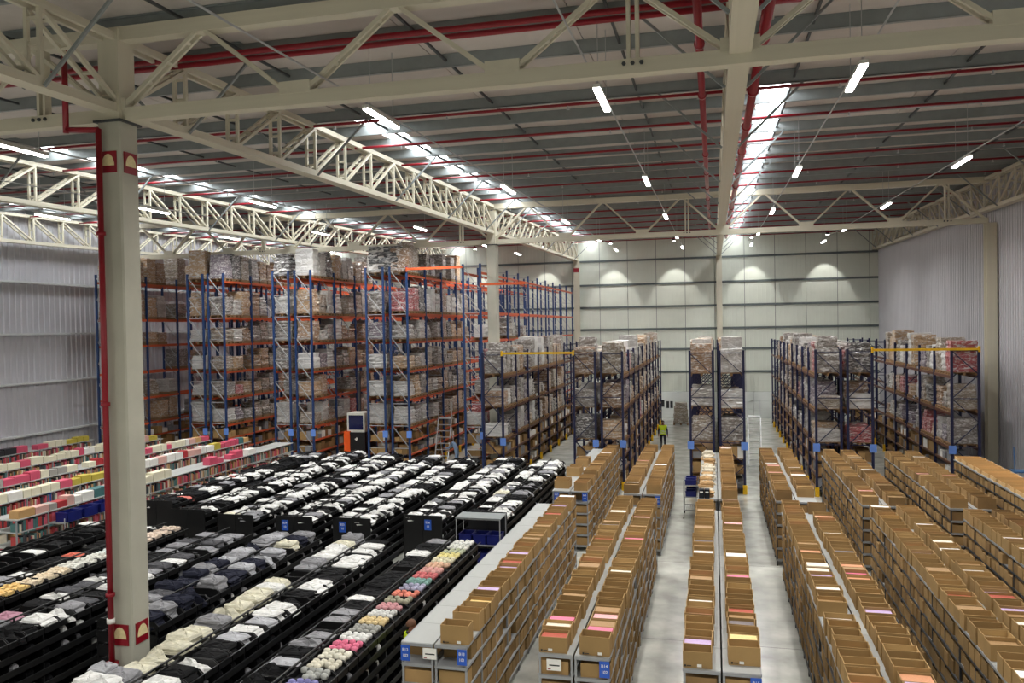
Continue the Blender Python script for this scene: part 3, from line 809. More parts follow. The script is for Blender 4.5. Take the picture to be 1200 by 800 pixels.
# yellow tie beams across the aisles
for xa, xb, y, z, lab in ((-9.74, -6.32, 37.0, 6.3, 'yellow tie beam over the aisle left of the person'), (6.49, 10.57, 37.0, 6.3, 'yellow tie beam between the right-hand low racks')):
    b = MB().box(xa, xb, -.04, .04, -.05, .05)
    for x in (xa, xb): b.box(x - .04, x + .04, -.06, .06, -.12, .12)
    tag(ob('tie_beam', b.data('tie_beam', 'yellow'), None, (0, y - .05, z)), lab, 'beam')
for xa, xb, z in ((-15.24, -12.22, 10.6), (-11.32, -9.0, 9.7)):
    tag(ob('tie_beam', MB().box(xa, xb, -.04, .04, -.06, .06).box(xa, xa + .06, -.06, .06, -.14, .1).data('tie_beam', 'orange'), None, (0, 39.0 - .06, z)), 'orange tie beam %s the far column' % ('left of' if xa < -13 else 'behind'), 'beam')
tag(ob('tarpaulin_heap', LOADS[2], None, (-16.6, 40.2, 10.36), scale=(1.5, 2.6, 1.5), color=S(44, 46, 50)), 'dark tarpaulin heap on top of the third tall rack pair', 'heap')

# ---------------------------------------------------------------- black clothes racks
def bin_mesh(side, x1=.62):
    """open tray, long side along X, outer lip lower"""
    b = MB(); t = .012; x0 = 0; d = .20; hi, lo = .20, .12
    def sx(x): return side * x
    # floor, back, outer front, two dividers
    for (xa, xb, ya, yb, za, zbk) in ((x0, x1, -d, d, 0, t), (x0, x0 + t, -d, d, 0, hi), (x1 - t, x1, -d, d, 0, lo)):
        a, c = sorted((sx(xa), sx(xb))); b.box(a, c, ya, yb, za, zbk)
    for y in (-d, d - t):
        pts = [(sx(x0), y, 0), (sx(x1), y, 0), (sx(x1), y, lo), (sx(x1 - .1), y, hi), (sx(x0), y, hi)]
        pts2 = [(p[0], y + t, p[2]) for p in pts]
        b.poly(pts + pts2, [(0, 1, 2, 3, 4), (9, 8, 7, 6, 5), (2, 3, 8, 7), (3, 4, 9, 8), (0, 5, 6, 1), (1, 6, 7, 2), (4, 0, 5, 9)])
    return b.data('bin', 'black')
BINM = {(s_, k): bin_mesh(s_, (.73, .62)[k]) for s_ in (1, -1) for k in (0, 1)}
BP = .425
def trough_mesh(L, side, hw):
    b = MB()
    n = int(L / BP)
    a, c = sorted((side*.05, side*hw)); b.box(a, c, 0, L, 0, .015)
    a, c = sorted((side*(hw - .02), side*hw)); b.box(a, c, 0, L, 0, .13)
    for i in range(n + 1):
        a, c = sorted((side*.05, side*(hw - .01))); b.box(a, c, i*BP - .006, i*BP + .006, 0, .22)
    b.bar((side*(hw + .008), 0, .14), (side*(hw + .008), L, .14), .016, .02, 1)
    return b.data('bin_row', ['black', 'wire'])
TR = {}
def folded(seed):
    r = random.Random(seed); b = MB(); L = r.randint(2, 5); pts = []; fc = []; n = 16
    lay = 0
    rings = []
    for k in range(L):
        ang = r.uniform(-.2, .2); ox, oy = r.uniform(-.04, .04), r.uniform(-.03, .03); sx, sy = .25 * r.uniform(.7, 1.05), .165 * r.uniform(.75, 1.05)
        for z, s in ((k + .02, .93), (k + .5, 1.0), (k + .93, .9)):
            g = []
            for i in range(n):
                t = 2*math.pi*(i + .5)/n; e = .28
                x = sx*s*math.copysign(abs(math.cos(t))**e, math.cos(t)) + r.uniform(-.012, .012); y = sy*s*math.copysign(abs(math.sin(t))**e, math.sin(t)) + r.uniform(-.012, .012)
                g.append((x*math.cos(ang) - y*math.sin(ang) + ox, x*math.sin(ang) + y*math.cos(ang) + oy, z/L*.9 + r.uniform(-.04, .04)))
            rings.append(g)
    g = [(p[0]*.8, p[1]*.8, .93 + r.uniform(-.07, .07)) for p in rings[-1]]; rings.append(g); g = [(p[0]*.4, p[1]*.4, .95 + r.uniform(-.08, .12)) for p in rings[-1]]; rings.append(g)
    pts = [p for q in rings for p in q]
    for k in range(len(rings) - 1):
        for i in range(n): fc.append((k*n+i, k*n+(i+1) % n, (k+1)*n+(i+1) % n, (k+1)*n+i))
    c = len(pts); pts.append((0, 0, .95 + r.uniform(-.05, .1))); o = (len(rings)-1)*n
    for i in range(n): fc.append((o+i, o+(i+1) % n, c))
    fc.append(tuple(range(n))[::-1]); b.poly(pts, fc)
    return b.data('folded_garment', 'fabric', False)
def crumple(seed):
    r = random.Random(seed); b = MB(); n, m = 14, 6; pts = []; fc = []
    ph = [r.uniform(0, 6.28) for _ in range(6)]
    for k in range(m):
        a = k/(m-1)*math.pi/2*.98
        for i in range(n):
            t = 2*math.pi*i/n
            q = 1 + .22*math.sin(3*t + ph[0] + 2*a) + .14*math.sin(5*t + ph[1]) + r.uniform(-.07, .07)
            pts.append((.25*q*math.cos(a)**.5*math.cos(t), .18*q*math.cos(a)**.5*math.sin(t), max(0, math.sin(a)*(.75 + .3*math.sin(2*t + ph[2]) + r.uniform(-.15, .15)))))
    for k in range(m-1):
        for i in range(n): fc.append((k*n+i, k*n+(i+1) % n, (k+1)*n+(i+1) % n, (k+1)*n+i))
    c = len(pts); pts.append((0, 0, .9)); o = (m-1)*n
    for i in range(n): fc.append((o+i, o+(i+1) % n, c))
    fc.append(tuple(range(n))[::-1]); b.poly(pts, fc)
    return b.data('crumpled_garment', 'fabric', False)
FOLD = [folded(i) for i in range(8)]; CRUM = [crumple(50 + i) for i in range(6)]
def sockm():
    b = MB(); n = 9; prof = [(-.06, .012), (-.052, .034), (-.02, .044), (.02, .044), (.052, .034), (.06, .012)]; pts = []; fc = []
    for x, r in prof:
        for i in range(n):
            t = 2*math.pi*i/n; pts.append((x, r*math.cos(t), .044 + r*math.sin(t)))
    for k in range(len(prof)-1):
        for i in range(n): fc.append((k*n+i, k*n+(i+1) % n, (k+1)*n+(i+1) % n, (k+1)*n+i))
    fc.append(tuple(range(n))); fc.append(tuple(range((len(prof)-1)*n, len(prof)*n))[::-1])
    b.poly(pts, fc); return b.data('sock_roll', 'fabric', True)
SOCK = sockm()
GC = {'white': S(222, 222, 220), 'cream': S(212, 208, 188), 'grey': S(142, 142, 146), 'black': S(20, 20, 22), 'pale grey': S(172, 173, 178), 'pink': S(176, 132, 148), 'navy': S(36, 38, 52), 'coral': S(206, 110, 92), 'dark grey': S(84, 84, 88)}
SC = [('white', S(232, 232, 226)), ('lilac and white', S(120, 116, 186)), ('grey', S(170, 172, 166)), ('cream', S(228, 222, 200)), ('cream', S(230, 226, 206)), ('pink', S(236, 92, 138)), ('white', S(236, 236, 232)), ('grey', S(150, 150, 142)), ('yellow', S(232, 204, 140)), ('white', S(214, 214, 210)),
      ('dusty pink', S(206, 134, 140)), ('olive', S(150, 146, 116)), ('orange', S(240, 120, 88)), ('lilac', S(168, 166, 196)), ('teal', S(96, 150, 140)), ('red', S(208, 74, 78)), ('rose', S(220, 150, 140)), ('peach', S(226, 176, 140)), ('cream', S(234, 226, 190)), ('pale yellow', S(240, 226, 140)), ('olive green', S(176, 182, 146)), ('white', S(226, 226, 216))]
#  xc, y0, y1, name, block
BR = [(-7.05, 9.6, 21.3, 'first near rack', 0), (-9.35, 9.6, 21.0, 'second near rack', 0), (-11.65, 13.95, 21.0, 'third near rack', 0), (-13.9, 9.6, 21.0, 'fourth near rack', 0), (-16.2, 9.6, 21.2, 'fifth near rack', 0), (-18.4, 11.0, 21.4, 'sixth near rack', 0),
      (-6.95, 24.3, 34.6, 'first far rack', 1), (-8.8, 23.5, 35.0, 'second far rack', 1), (-10.85, 22.8, 35.0, 'third far rack', 1), (-12.75, 22.7, 35.4, 'fourth far rack', 1), (-14.75, 22.6, 35.7, 'fifth far rack', 1), (-16.75, 23.0, 35.8, 'sixth far rack', 1), (-18.7, 24.0, 35.6, 'seventh far rack', 1)]
HW = {0: .73, 1: .62}
gslots = []; gstock = MB(); nsock = 0
ZTB = 1.5
for xc, y0, y1, nm, blk in BR:
    t = thing('garment_rack', 'long black clothes rack full of bins, ' + nm + (' from the grey-topped shelves'), 'rack', (xc, y0, 0), 'black clothes racks')
    L = y1 - y0; n = int(L / BP)
    for side in (-1, 1):
        for i in range(n): ob('bin', BINM[(side, blk)], t, (xc + side*.01, y0 + (i + .5)*BP, ZTB))
        for z in (1.22, .94, .66, .38, .1):
            key = (round(L, 2), side, blk)
            if key not in TR: TR[key] = trough_mesh(L, side, HW[blk])
            ob('bin_row', TR[key], t, (xc, y0, z))
        bar('front_wire', t, (xc + side*(HW[blk] + .012), y0, ZTB + .12), (xc + side*(HW[blk] + .012), y1, ZTB + .12), .018, .018, 'wire')
    for y in np.arange(y0, y1 + .01, BP*3):
        for x in (xc - HW[blk] + .03, xc, xc + HW[blk] - .03): box('upright', t, x - .015, x + .015, y - .015, y + .015, 0, ZTB + (.27 if x == xc else .02), 'black')
    bar('ridge_rail', t, (xc, y0, ZTB + .28), (xc, y1, ZTB + .28), .03, .03, 'black')
    if blk:
        for side in (-1, 1):
            a, c = sorted((xc + side*.01, xc + side*.63)); box('end_panel', t, a, c, y0 - .03, y0 - .01, .1, ZTB + .27, 'black')
        if nm.split()[0] in ('second', 'third', 'fourth'): sign(t, xc + (.17 if nm.startswith('second') else -.3), y0 - .035, ZTB - .02, .22, .32, 'B2' + str(7 + 6 - BR.index((xc, y0, y1, nm, blk))), '10')
    for side in (-1, 1):
        for i in range(n): gslots.append((math.hypot(xc, y0 + i*BP), nm, side, i, xc + side*HW[blk]*.52, y0 + (i + .5)*BP, ZTB + .015))
    # garments glimpsed in the lower tiers
    for side in (-1, 1):
        for z in (1.22, .94, .66, .38):
            for i in range(n):
                if RNG.rand() < .75:
                    y = y0 + (i + .5)*BP; x = xc + side*(HW[blk] - RNG.uniform(.1, .2)); h = RNG.uniform(.13, .21); w = RNG.uniform(.08, .17); mi = RNG.choice((0, 1, 2, 2, 2, 1))
                    k = len(gstock.v); m8 = 8
                    for zz, s in ((z + .016, 1), (z + .016 + h*.7, .9), (z + .016 + h, .4)):
                        for q in range(m8):
                            tt = 2*math.pi*q/m8; e = 1 + RNG.uniform(-.2, .2); gstock.v.append((x + .09*s*e*math.cos(tt), y + w*s*e*math.sin(tt), zz))
                    for kk in range(2):
                        for q in range(m8): gstock.f.append((k+kk*m8+q, k+kk*m8+(q+1) % m8, k+(kk+1)*m8+(q+1) % m8, k+(kk+1)*m8+q)); gstock.m.append(int(mi))
                    gstock.f.append(tuple(k + 2*m8 + q for q in range(m8))); gstock.m.append(int(mi))
t2 = thing('display_table', 'low black table piled with folded shirts in front of the near column', 'table', (-10.7, 11.2, 0))
box('table_top', t2, -11.3, -10.14, 9.6, 12.85, 1.06, 1.08, 'black')
for yy in (9.65, 12.75):
    for xx in (-11.28, -10.2): box('table_leg', t2, xx, xx + .05, yy, yy + .05, 0, 1.06, 'black')
for i, yy in enumerate(np.arange(10.4, 12.9, .44)):
    for j, xx in enumerate((-11.0, -10.45)):
        cn = ('cream', 'grey', 'white', 'grey', 'pale grey', 'white')[(i*2 + j) % 6]
        o = ob('garment_pile', FOLD[(i + j*3) % 8], None, (xx, min(yy, 12.6), 1.08), (0, 0, .05*j), (1.1, 1.3, .26 + .05*((i + j) % 3)), GC[cn]); tag(o, '%s folded shirts on the table before the near column, %s in %s line' % (cn, ORD[i], ('left', 'right')[j]), 'clothes', 'garments in the black racks')
gslots.sort(key=lambda s: s[0]); ng = 12
def gcol(nm, side, i):
    r = RNG.rand()
    if nm == 'second near rack': pal = (('cream', .45), ('white', .2), ('grey', .3), ('pale grey', .05)) if side < 0 else (('white', .42), ('black', .5), ('pale grey', .08))
    elif nm == 'first near rack': pal = (('white', .3), ('black', .5), ('grey', .12), ('pale grey', .08))
    elif nm in ('third near rack',): pal = (('cream', .2), ('grey', .25), ('pale grey', .15), ('navy', .2), ('dark grey', .2))
    elif nm in ('fourth near rack',): pal = (('dark grey', .25), ('grey', .28), ('white', .2), ('black', .22), ('pink', .05))
    elif nm == 'fifth near rack': pal = (('grey', .25), ('white', .25), ('coral', .1), ('black', .4))
    elif nm.startswith(('seventh', 'sixth near')): pal = (('black', .6), ('pink', .1), ('white', .2), ('grey', .1))
    else: pal = (('white', .55), ('grey', .2), ('black', .22), ('cream', .03))
    a = 0
    for k, p in pal:
        a += p
        if r < a: return k
    return pal[-1][0]
YEL = [S(226, 170, 90), S(232, 196, 130), S(222, 206, 180), S(214, 214, 206), S(206, 214, 212), S(214, 196, 180)]
for d, nm, side, i, x, y, z in gslots:
    if nm == 'first near rack' and side > 0 and in_view(x, y, z) and y > 11.2:
        ci = int((y - 11.4) / BP) % len(SC); cn, cc = SC[ci]
        for a in range(4):
            for b_ in range(3):
                if RNG.rand() < .06: continue
                lx = x - .2 + a*.14; ly = y - .12 + b_*.12
                jit = RNG.uniform(.85, 1.1)
                if nsock < 300:
                    nsock += 1
                    o = ob('sock_roll', SOCK, None, (lx, ly, z + .10 + RNG.uniform(0, .03)), (RNG.uniform(-.3, .3), RNG.uniform(-.15, .15), RNG.uniform(-.2, .2)), (1.0, 1.3, 1.4), tuple(min(1, (c*.72 + .11)*jit) for c in cc[:3]) + (1,))
                    tag(o, '%s rolled socks in %s bin from near end, first near rack' % (cn, ordw(i)), 'socks', 'sock rolls in the %s bin' % ordw(i))
        box('sock_tray', None, x - .25, x + .25, y - .18, y + .18, z, z + .10, 'black') if False else gstock.box(x - .33, x + .33, y - .18, y + .18, z, z + .095, 2)
        continue
    if nm == 'fifth near rack' and side > 0:
        c = YEL[min(5, max(0, int((y - 13.5)/1.1)))]
        mi = 4 + min(5, max(0, int((y - 13.5)/1.1)))
        for a in range(4):
            for b_ in range(4):
                k = len(gstock.v); lx, ly = x - .2 + a*.13 + RNG.uniform(-.02, .02), y - .15 + b_*.1; zz = z + .12 + RNG.uniform(0, .06)
                gstock.tube((lx - .05, ly, zz), (lx + .05, ly, zz + RNG.uniform(-.02, .02)), .055, 7, mi)
        gstock.box(x - .27, x + .27, y - .19, y + .19, z, z + .12, 2)
        continue
    if nm.startswith('sixth near') and RNG.rand() < .55: continue
    if nm.startswith(('fifth near', 'fourth near')) and RNG.rand() < .08: continue
    if RNG.rand() < .05: continue
    cn = gcol(nm, side, i); cc = GC[cn]
    h = RNG.uniform(.26, .42) if (nm == 'second near rack' and side < 0) or nm == 'third near rack' else RNG.uniform(.17, .27)
    if ng < 300 and in_view(x, y, z + .3):
        ng += 1
        fold = RNG.rand() < (.86 if 'near' in nm else .6)
        o = ob('garment_pile', (FOLD[RNG.randint(8)] if fold else CRUM[RNG.randint(6)]), None, (x + RNG.uniform(-.03, .03), y, z), (0, 0, RNG.uniform(-.12, .12)), (1.38 if 'near' in nm else 1.22, 1.25, h), cc)
        tag(o, '%s %s garments, %s bin from near end, %s side of %s' % (cn, 'folded' if fold else 'crumpled', ordw(i), SIDE[side], nm), 'clothes', 'garments in the black racks')
    else:
        me = CRUM[RNG.randint(6)] if RNG.rand() < .35 else FOLD[RNG.randint(8)]; k = len(gstock.v); mi = {'white': 0, 'cream': 0, 'pale grey': 0, 'grey': 1, 'dark grey': 1, 'black': 2, 'navy': 2, 'pink': 3, 'coral': 3}[cn]
        gstock.v += [(x + v.co.x*1.3, y + v.co.y*1.25, z + v.co.z*h) for v in me.vertices]
        for p in me.polygons: gstock.f.append(tuple(k + q for q in p.vertices)); gstock.m.append(mi)
for q, c in enumerate(YEL): M['yel%d' % q] = mat('sock_fabric_%s' % 'abcdef'[q], c, .9, noise=.2, nscale=14, spec=.2)
M['fab_p'] = mat('coral_fabric', S(206, 120, 110), .9, noise=.2, nscale=6, spec=.2)
tag(ob('garment_stock', gstock.data('garment_stock', ['fab_w', 'fab_g', 'fab_k', 'fab_p'] + ['yel%d' % q for q in range(6)])), 'remaining clothes and sock rolls lying in the black racks', 'clothes', kind='stuff')

# ---------------------------------------------------------------- media shelves at far left
MC = [('cream', S(226, 220, 196)), ('pink', S(206, 84, 110)), ('yellow', S(190, 172, 70)), ('black', S(44, 42, 46)), ('pale pink', S(214, 170, 160)), ('teal', S(70, 116, 118)), ('red', S(176, 50, 56)), ('grey', S(160, 156, 150)), ('olive', S(140, 130, 60)), ('white', S(232, 230, 224)), ('blue', S(70, 130, 176)), ('tan', S(196, 156, 104))]
book = MB()
BOXSET = MB().box(-.5, .5, -.5, .5, 0, .94).box(-.47, .47, -.47, .47, .94, 1).data('boxed_set', 'tint')
MROW = [(-21.0, 20.0, 36.6, 'first row from the black racks'), (-23.5, 20.5, 36.8, 'second row from the black racks'), (-26.0, 21.5, 37.0, 'third row from the black racks'), (-29.0, 25.0, 37.2, 'fourth row from the black racks'), (-32.6, 28.0, 36.4, 'row along the left wall')]
for ri, (xc, y0, y1, nm) in enumerate(MROW):
    t = thing('book_shelving', 'white-decked book shelving, ' + nm, 'shelving', (xc, y0, 0), 'book shelving rows')
    L = y1 - y0
    for side in (-1, 1):
        a, c = sorted((xc + side*.01, xc + side*.5))
        for z in (.15, .62, 1.09, 1.56, 1.95): box('shelf_board', t, a, c, y0, y1, z - .03, z, 'deck')
        for y in np.arange(y0, y1 + .1, 1.2): box('upright', t, xc + side*.48 - .02, xc + side*.48 + .02, y - .02, y + .02, 0, 1.95, 'shelf')
    for z in (.15, .62, 1.09, 1.56):
        y = y0 + .05
        while y < y1 - .2:
            w = rr.uniform(.04, .1) if z > 1 else .3
            if rr.random() < .9: book.box(xc + .2, xc + .47, y, y + w - .006, z, z + rr.uniform(.22, .33), rr.choice((0, 1, 2, 3, 4, 5, 6)))
            y += w
    y = y0 + .1; i = 0; cn, cc = MC[0]
    while y < y1 - .5:
        if rr.random() < .55: cn, cc = MC[rr.choice((0, 0, 0, 1, 1, 3, 4, 4, 6, 7, 7, 9, 9, 11, 2, 5)) if not (ri == 0 and y > 27) else rr.choice((0, 9, 11, 1, 11))]
        w = rr.uniform(.3, .7)
        if rr.random() < (.95 if not (ri == 0 and y > 27) else .4):
            hh = rr.uniform(.2, .32)
            o = ob('boxed_set', BOXSET, None, (xc + .26, y + w/2, 1.95), (0, 0, rr.uniform(-.03, .03)), (.36, w - .03, hh), cc)
            tag(o, '%s boxed set atop the %s of book shelving, %s from near end' % (cn, nm.replace(' from the black racks', '').replace('row along the left wall', 'wall row'), ordw(i)), 'box', 'boxed sets on the book shelving'); i += 1
        y += w
    if ri in (1, 2): sign(t, xc + .36, y0 + (3.4 if ri == 1 else 2.4) , 1.72, .34, .36, 'A0' + str(6 - ri), '10')
for q, c in enumerate([S(176, 60, 60), S(210, 200, 180), S(60, 60, 66), S(150, 110, 90), S(70, 110, 110), S(200, 90, 110), S(190, 150, 100)]): M['bk%d' % q] = mat('book_cover_' + 'abcdefg'[q], c, .6)
tag(ob('book_stock', book.data('book_stock', ['bk%d' % q for q in range(7)])), 'rows of coloured book spines on the shelving at far left', 'books', kind='stuff')

# ---------------------------------------------------------------- small equipment
def ladder(loc, h, w, lab, lean=.9, m='alu'):
    x, y = loc; t = thing('step_ladder', lab, 'ladder', (x, y, 0))
    for s in (-1, 1):
        bar('stile', t, (x + s*w/2, y, 0), (x + s*w/2, y + lean, h), .05, .07, m)
        bar('rear_leg', t, (x + s*w/2, y + lean + .7, 0), (x + s*w/2, y + lean, h*.8), .04, .04, m)
        bar('handrail', t, (x + s*w/2, y + lean, h), (x + s*w/2, y + lean + .1, h + .9), .03, .03, m)
    n = int(h / .3)
    for i in range(1, n + 1):
        f = i / n; box('tread', t, x - w/2, x + w/2, y + lean*f - .06, y + lean*f + .1, h*f - .03, h*f, m)
    box('platform', t, x - w/2, x + w/2, y + lean, y + lean + .55, h - .03, h + .01, m)
    for s in (-1, 1): ob('castor', MB().tube((-.02, 0, 0), (.02, 0, 0), .06, 10).data('castor', 'black'), t, (x + s*w/2, y + lean + .72, .06))
ladder((-14.4, 41.3), 2.6, .75, 'white aluminium step ladder beside the tall orange rack')
ladder((1.95, 42.6), 2.7, .62, 'pale aluminium step ladder beside the centre low rack')
M['ladder_blue'] = mat('blue_ladder_paint', S(60, 104, 150), .45)
ladder((10.95, 32.6), 1.9, .6, 'blue step ladder by the right wall', .6, 'ladder_blue')

# order picker truck
x, y = -18.55, 40.2
t = thing('order_picker', 'order picker truck with orange side and dark glazed cab between tall racks', 'forklift', (x, y, 0))
ob('chassis', MB().box(-.55, .55, -.6, .9, .08, 2.1).data('chassis', 'black'), t, (x, y, 0))
ob('side_cover', MB().box(-.64, -.3, -.64, .2, .2, 2.15).data('side_cover', 'orange_body'), t, (x, y, 0))
ob('cab', MB().box(-.5, .5, -.5, .5, 2.1, 2.22).box(-.5, -.42, -.5, .5, 2.22, 3.0).box(.42, .5, -.5, .5, 2.22, 3.0).box(-.5, .5, -.5, .5, 3.0, 3.12).data('cab', 'white_body'), t, (x, y, 0))
ob('windscreen', MB().box(-.42, .42, -.48, -.46, 2.22, 3.0).data('windscreen', 'glass'), t, (x, y, 0))
ob('badge', MB().poly([(-.09, 0, 0), (.02, 0, -.1), (.1, 0, .02), (.03, 0, .1), (-.02, 0, .04)], [(0, 1, 2, 3, 4)]).data('badge', 'paper'), t, (x + .05, y - .61, 1.75))
for s in (-.3, .3): bar('mast', t, (x + s, y + .7, .1), (x + s, y + .7, 5.2), .1, .14, 'dark')
for s in (-.25, .25): bar('fork', t, (x + s, y + .9, .12), (x + s, y + 2.0, .12), .12, .05, 'dark')
for s in (-.45, .45): ob('wheel', MB().tube((-.06, 0, 0), (.06, 0, 0), .14, 14).data('wheel', 'black'), t, (x + s, y - .3, .14))

# trolley with blue totes beside the centre run
def wire_trolley(x, y, w, d, h, levels, lab, totes):
    t = thing('wire_trolley', lab, 'trolley', (x, y, 0))
    for sx in (-1, 1):
        for sy in (-1, 1):
            bar('post', t, (x + sx*w/2, y + sy*d/2, .1), (x + sx*w/2, y + sy*d/2, h), .025, .025, 'brace')
            ob('castor', MB().tube((-.02, 0, 0), (.02, 0, 0), .05, 10).data('castor', 'black'), t, (x + sx*w/2, y + sy*d/2, .05))
    for z in levels:
        b = MB().box(-w/2, w/2, -d/2, -d/2 + .02, -.03, .01).box(-w/2, w/2, d/2 - .02, d/2, -.03, .01)
        for i in range(9): b.box(-w/2 + i*w/8.0 - .006, -w/2 + i*w/8.0 + .006, -d/2, d/2, -.012, .004)
        ob('wire_shelf', b.data('wire_shelf', 'brace'), t, (x, y, z))
    return t
def tote(x, y, z, w, d, h, lab, col='navy_bin'):
    b = MB(); t = .015
    b.box(-w/2, w/2, -d/2, d/2, 0, t)
    for a in ((-w/2, -w/2 + t, -d/2, d/2), (w/2 - t, w/2, -d/2, d/2), (-w/2, w/2, -d/2, -d/2 + t), (-w/2, w/2, d/2 - t, d/2)): b.box(a[0], a[1], a[2], a[3], t, h)
    b.box(-w/2 - .015, w/2 + .015, -d/2 - .015, -d/2, h - .03, h); b.box(-w/2 - .015, w/2 + .015, d/2, d/2 + .015, h - .03, h)
    o = ob('tote', b.data('tote', col), None, (x, y, z)); tag(o, lab, 'tote', 'blue totes')
wire_trolley(-.95, 32.4, .55, 1.0, 1.5, (.35, .85, 1.3), 'grey wire trolley with blue totes beside the far centre run', 0)
tote(-.95, 32.15, .85, .4, .42, .22, 'blue tote on middle shelf of the trolley, front one'); tote(-.95, 32.65, .85, .4, .42, .22, 'blue tote on middle shelf of the trolley, rear one')
tote(-.95, 32.2, 1.3, .42, .45, .2, 'blue tote on top shelf of the trolley, front one'); tote(-.95, 32.68, 1.3, .42, .42, .2, 'blue tote on top shelf of the trolley, rear one')
wt = wire_trolley(-6.9, 23.4, 1.35, .7, 1.85, (.5, 1.05, 1.83), 'grey wire shelf unit at the end of the first far rack', 0)
box('top_plate', wt, -7.6, -6.2, 23.03, 23.77, 1.83, 1.86, 'galv'); box('middle_plate', wt, -7.57, -6.23, 23.06, 23.74, 1.04, 1.05, 'galv')
for z, zn in ((1.05, 'upper'), (.5, 'lower')):
    for i, dx in enumerate((-.42, .02, .45)): tote(-6.9 + dx, 23.35, z, .4, .5, .3, 'navy tote on %s shelf of the wire unit, %s' % (zn, ('left', 'middle', 'right')[i]))
# media end unit with navy totes
wire_trolley(-20.2, 22.3, .6, 2.2, 1.75, (.6, 1.1, 1.6), 'grey wire unit with navy totes left of the near column', 0)
for i in range(3): tote(-20.1, 21.6 + i*.7, 1.6, .45, .6, .3, 'navy tote on top of the wire unit, %s from near end' % ORD[i])

# white booklets and paper sacks on the far centre run
for i in range(22):
    y = 26.5 + i*.4
    o = ob('paper_pile', FOLD[i % 8], None, (-.28 + RNG.uniform(-.04, .04), y, ZT), (0, 0, RNG.uniform(-.4, .4)), (.95, 1.0, RNG.uniform(.1, .3)), S(206, 196, 176) if i % 3 else S(184, 150, 108))
    tag(o, '%s flattened paper packing on the far centre run, %s from near end' % ('cream' if i % 3 else 'tan', ordw(i)), 'paper', 'paper packing on the far centre run')
for i in range(2):
    o = thing('file_box', 'black file box at near end of the far centre run, %s' % ('left', 'right')[i], 'box', (-.45 + i*.17, 26.33, ZT)); ob('body', MB().box(-.08, .08, -.1, .14, 0, .28).data('file_box', 'dkcloth'), o, (-.45 + i*.17, 26.33, ZT)); ob('label', LAB_MESH, o, (-.45 + i*.17, 26.225, ZT + .2), scale=(.1, 1, .05))
# flattened card sleeves leaning on the right-wall run
for i in range(34):
    y = 21.3 + i*.42
    o = ob('card_sleeve', MB().bar((-.34, -.08, .02), (-.34, .14, .26), .012, .03).data('s', 'kraft') if i < 0 else CART[i % 4], None, (9.66, y, ZT), (0, 0, 0), (1.9, 1.15, .42), S(214, 176, 122))
    tag(o, 'shallow tan carton on the run nearest right wall, %s from near end' % ordw(i), 'carton', 'shallow cartons on the right-wall run')
# wrapped pallet stack and posters by the back wall
o = thing('pallet_stack', 'stack of flattened brown sacks on a pallet at the back wall', 'pallet stack', (-2.5, 62.2, 0)); ob('pallet', PAL, o, (-2.5, 62.2, 0)); ob('goods', LOADS[3], o, (-2.5, 62.2, .13), scale=(1, 1, 1.55), color=S(150, 138, 120))
for i, x in enumerate((-4.1, -3.72, -3.42)):
    tag(ob('wall_poster', MB().box(-.11, .11, -.015, 0, -.28, .28).box(-.05, .05, -.017, -.015, .06, .2).data('wall_poster', ['ink'])), 'dark narrow notice on the back wall kick panel, %s of three' % ('left', 'middle', 'right')[i], 'poster').matrix_basis = Matrix.Translation((x, Y_B - .145, 1.05 if i else 1.15))

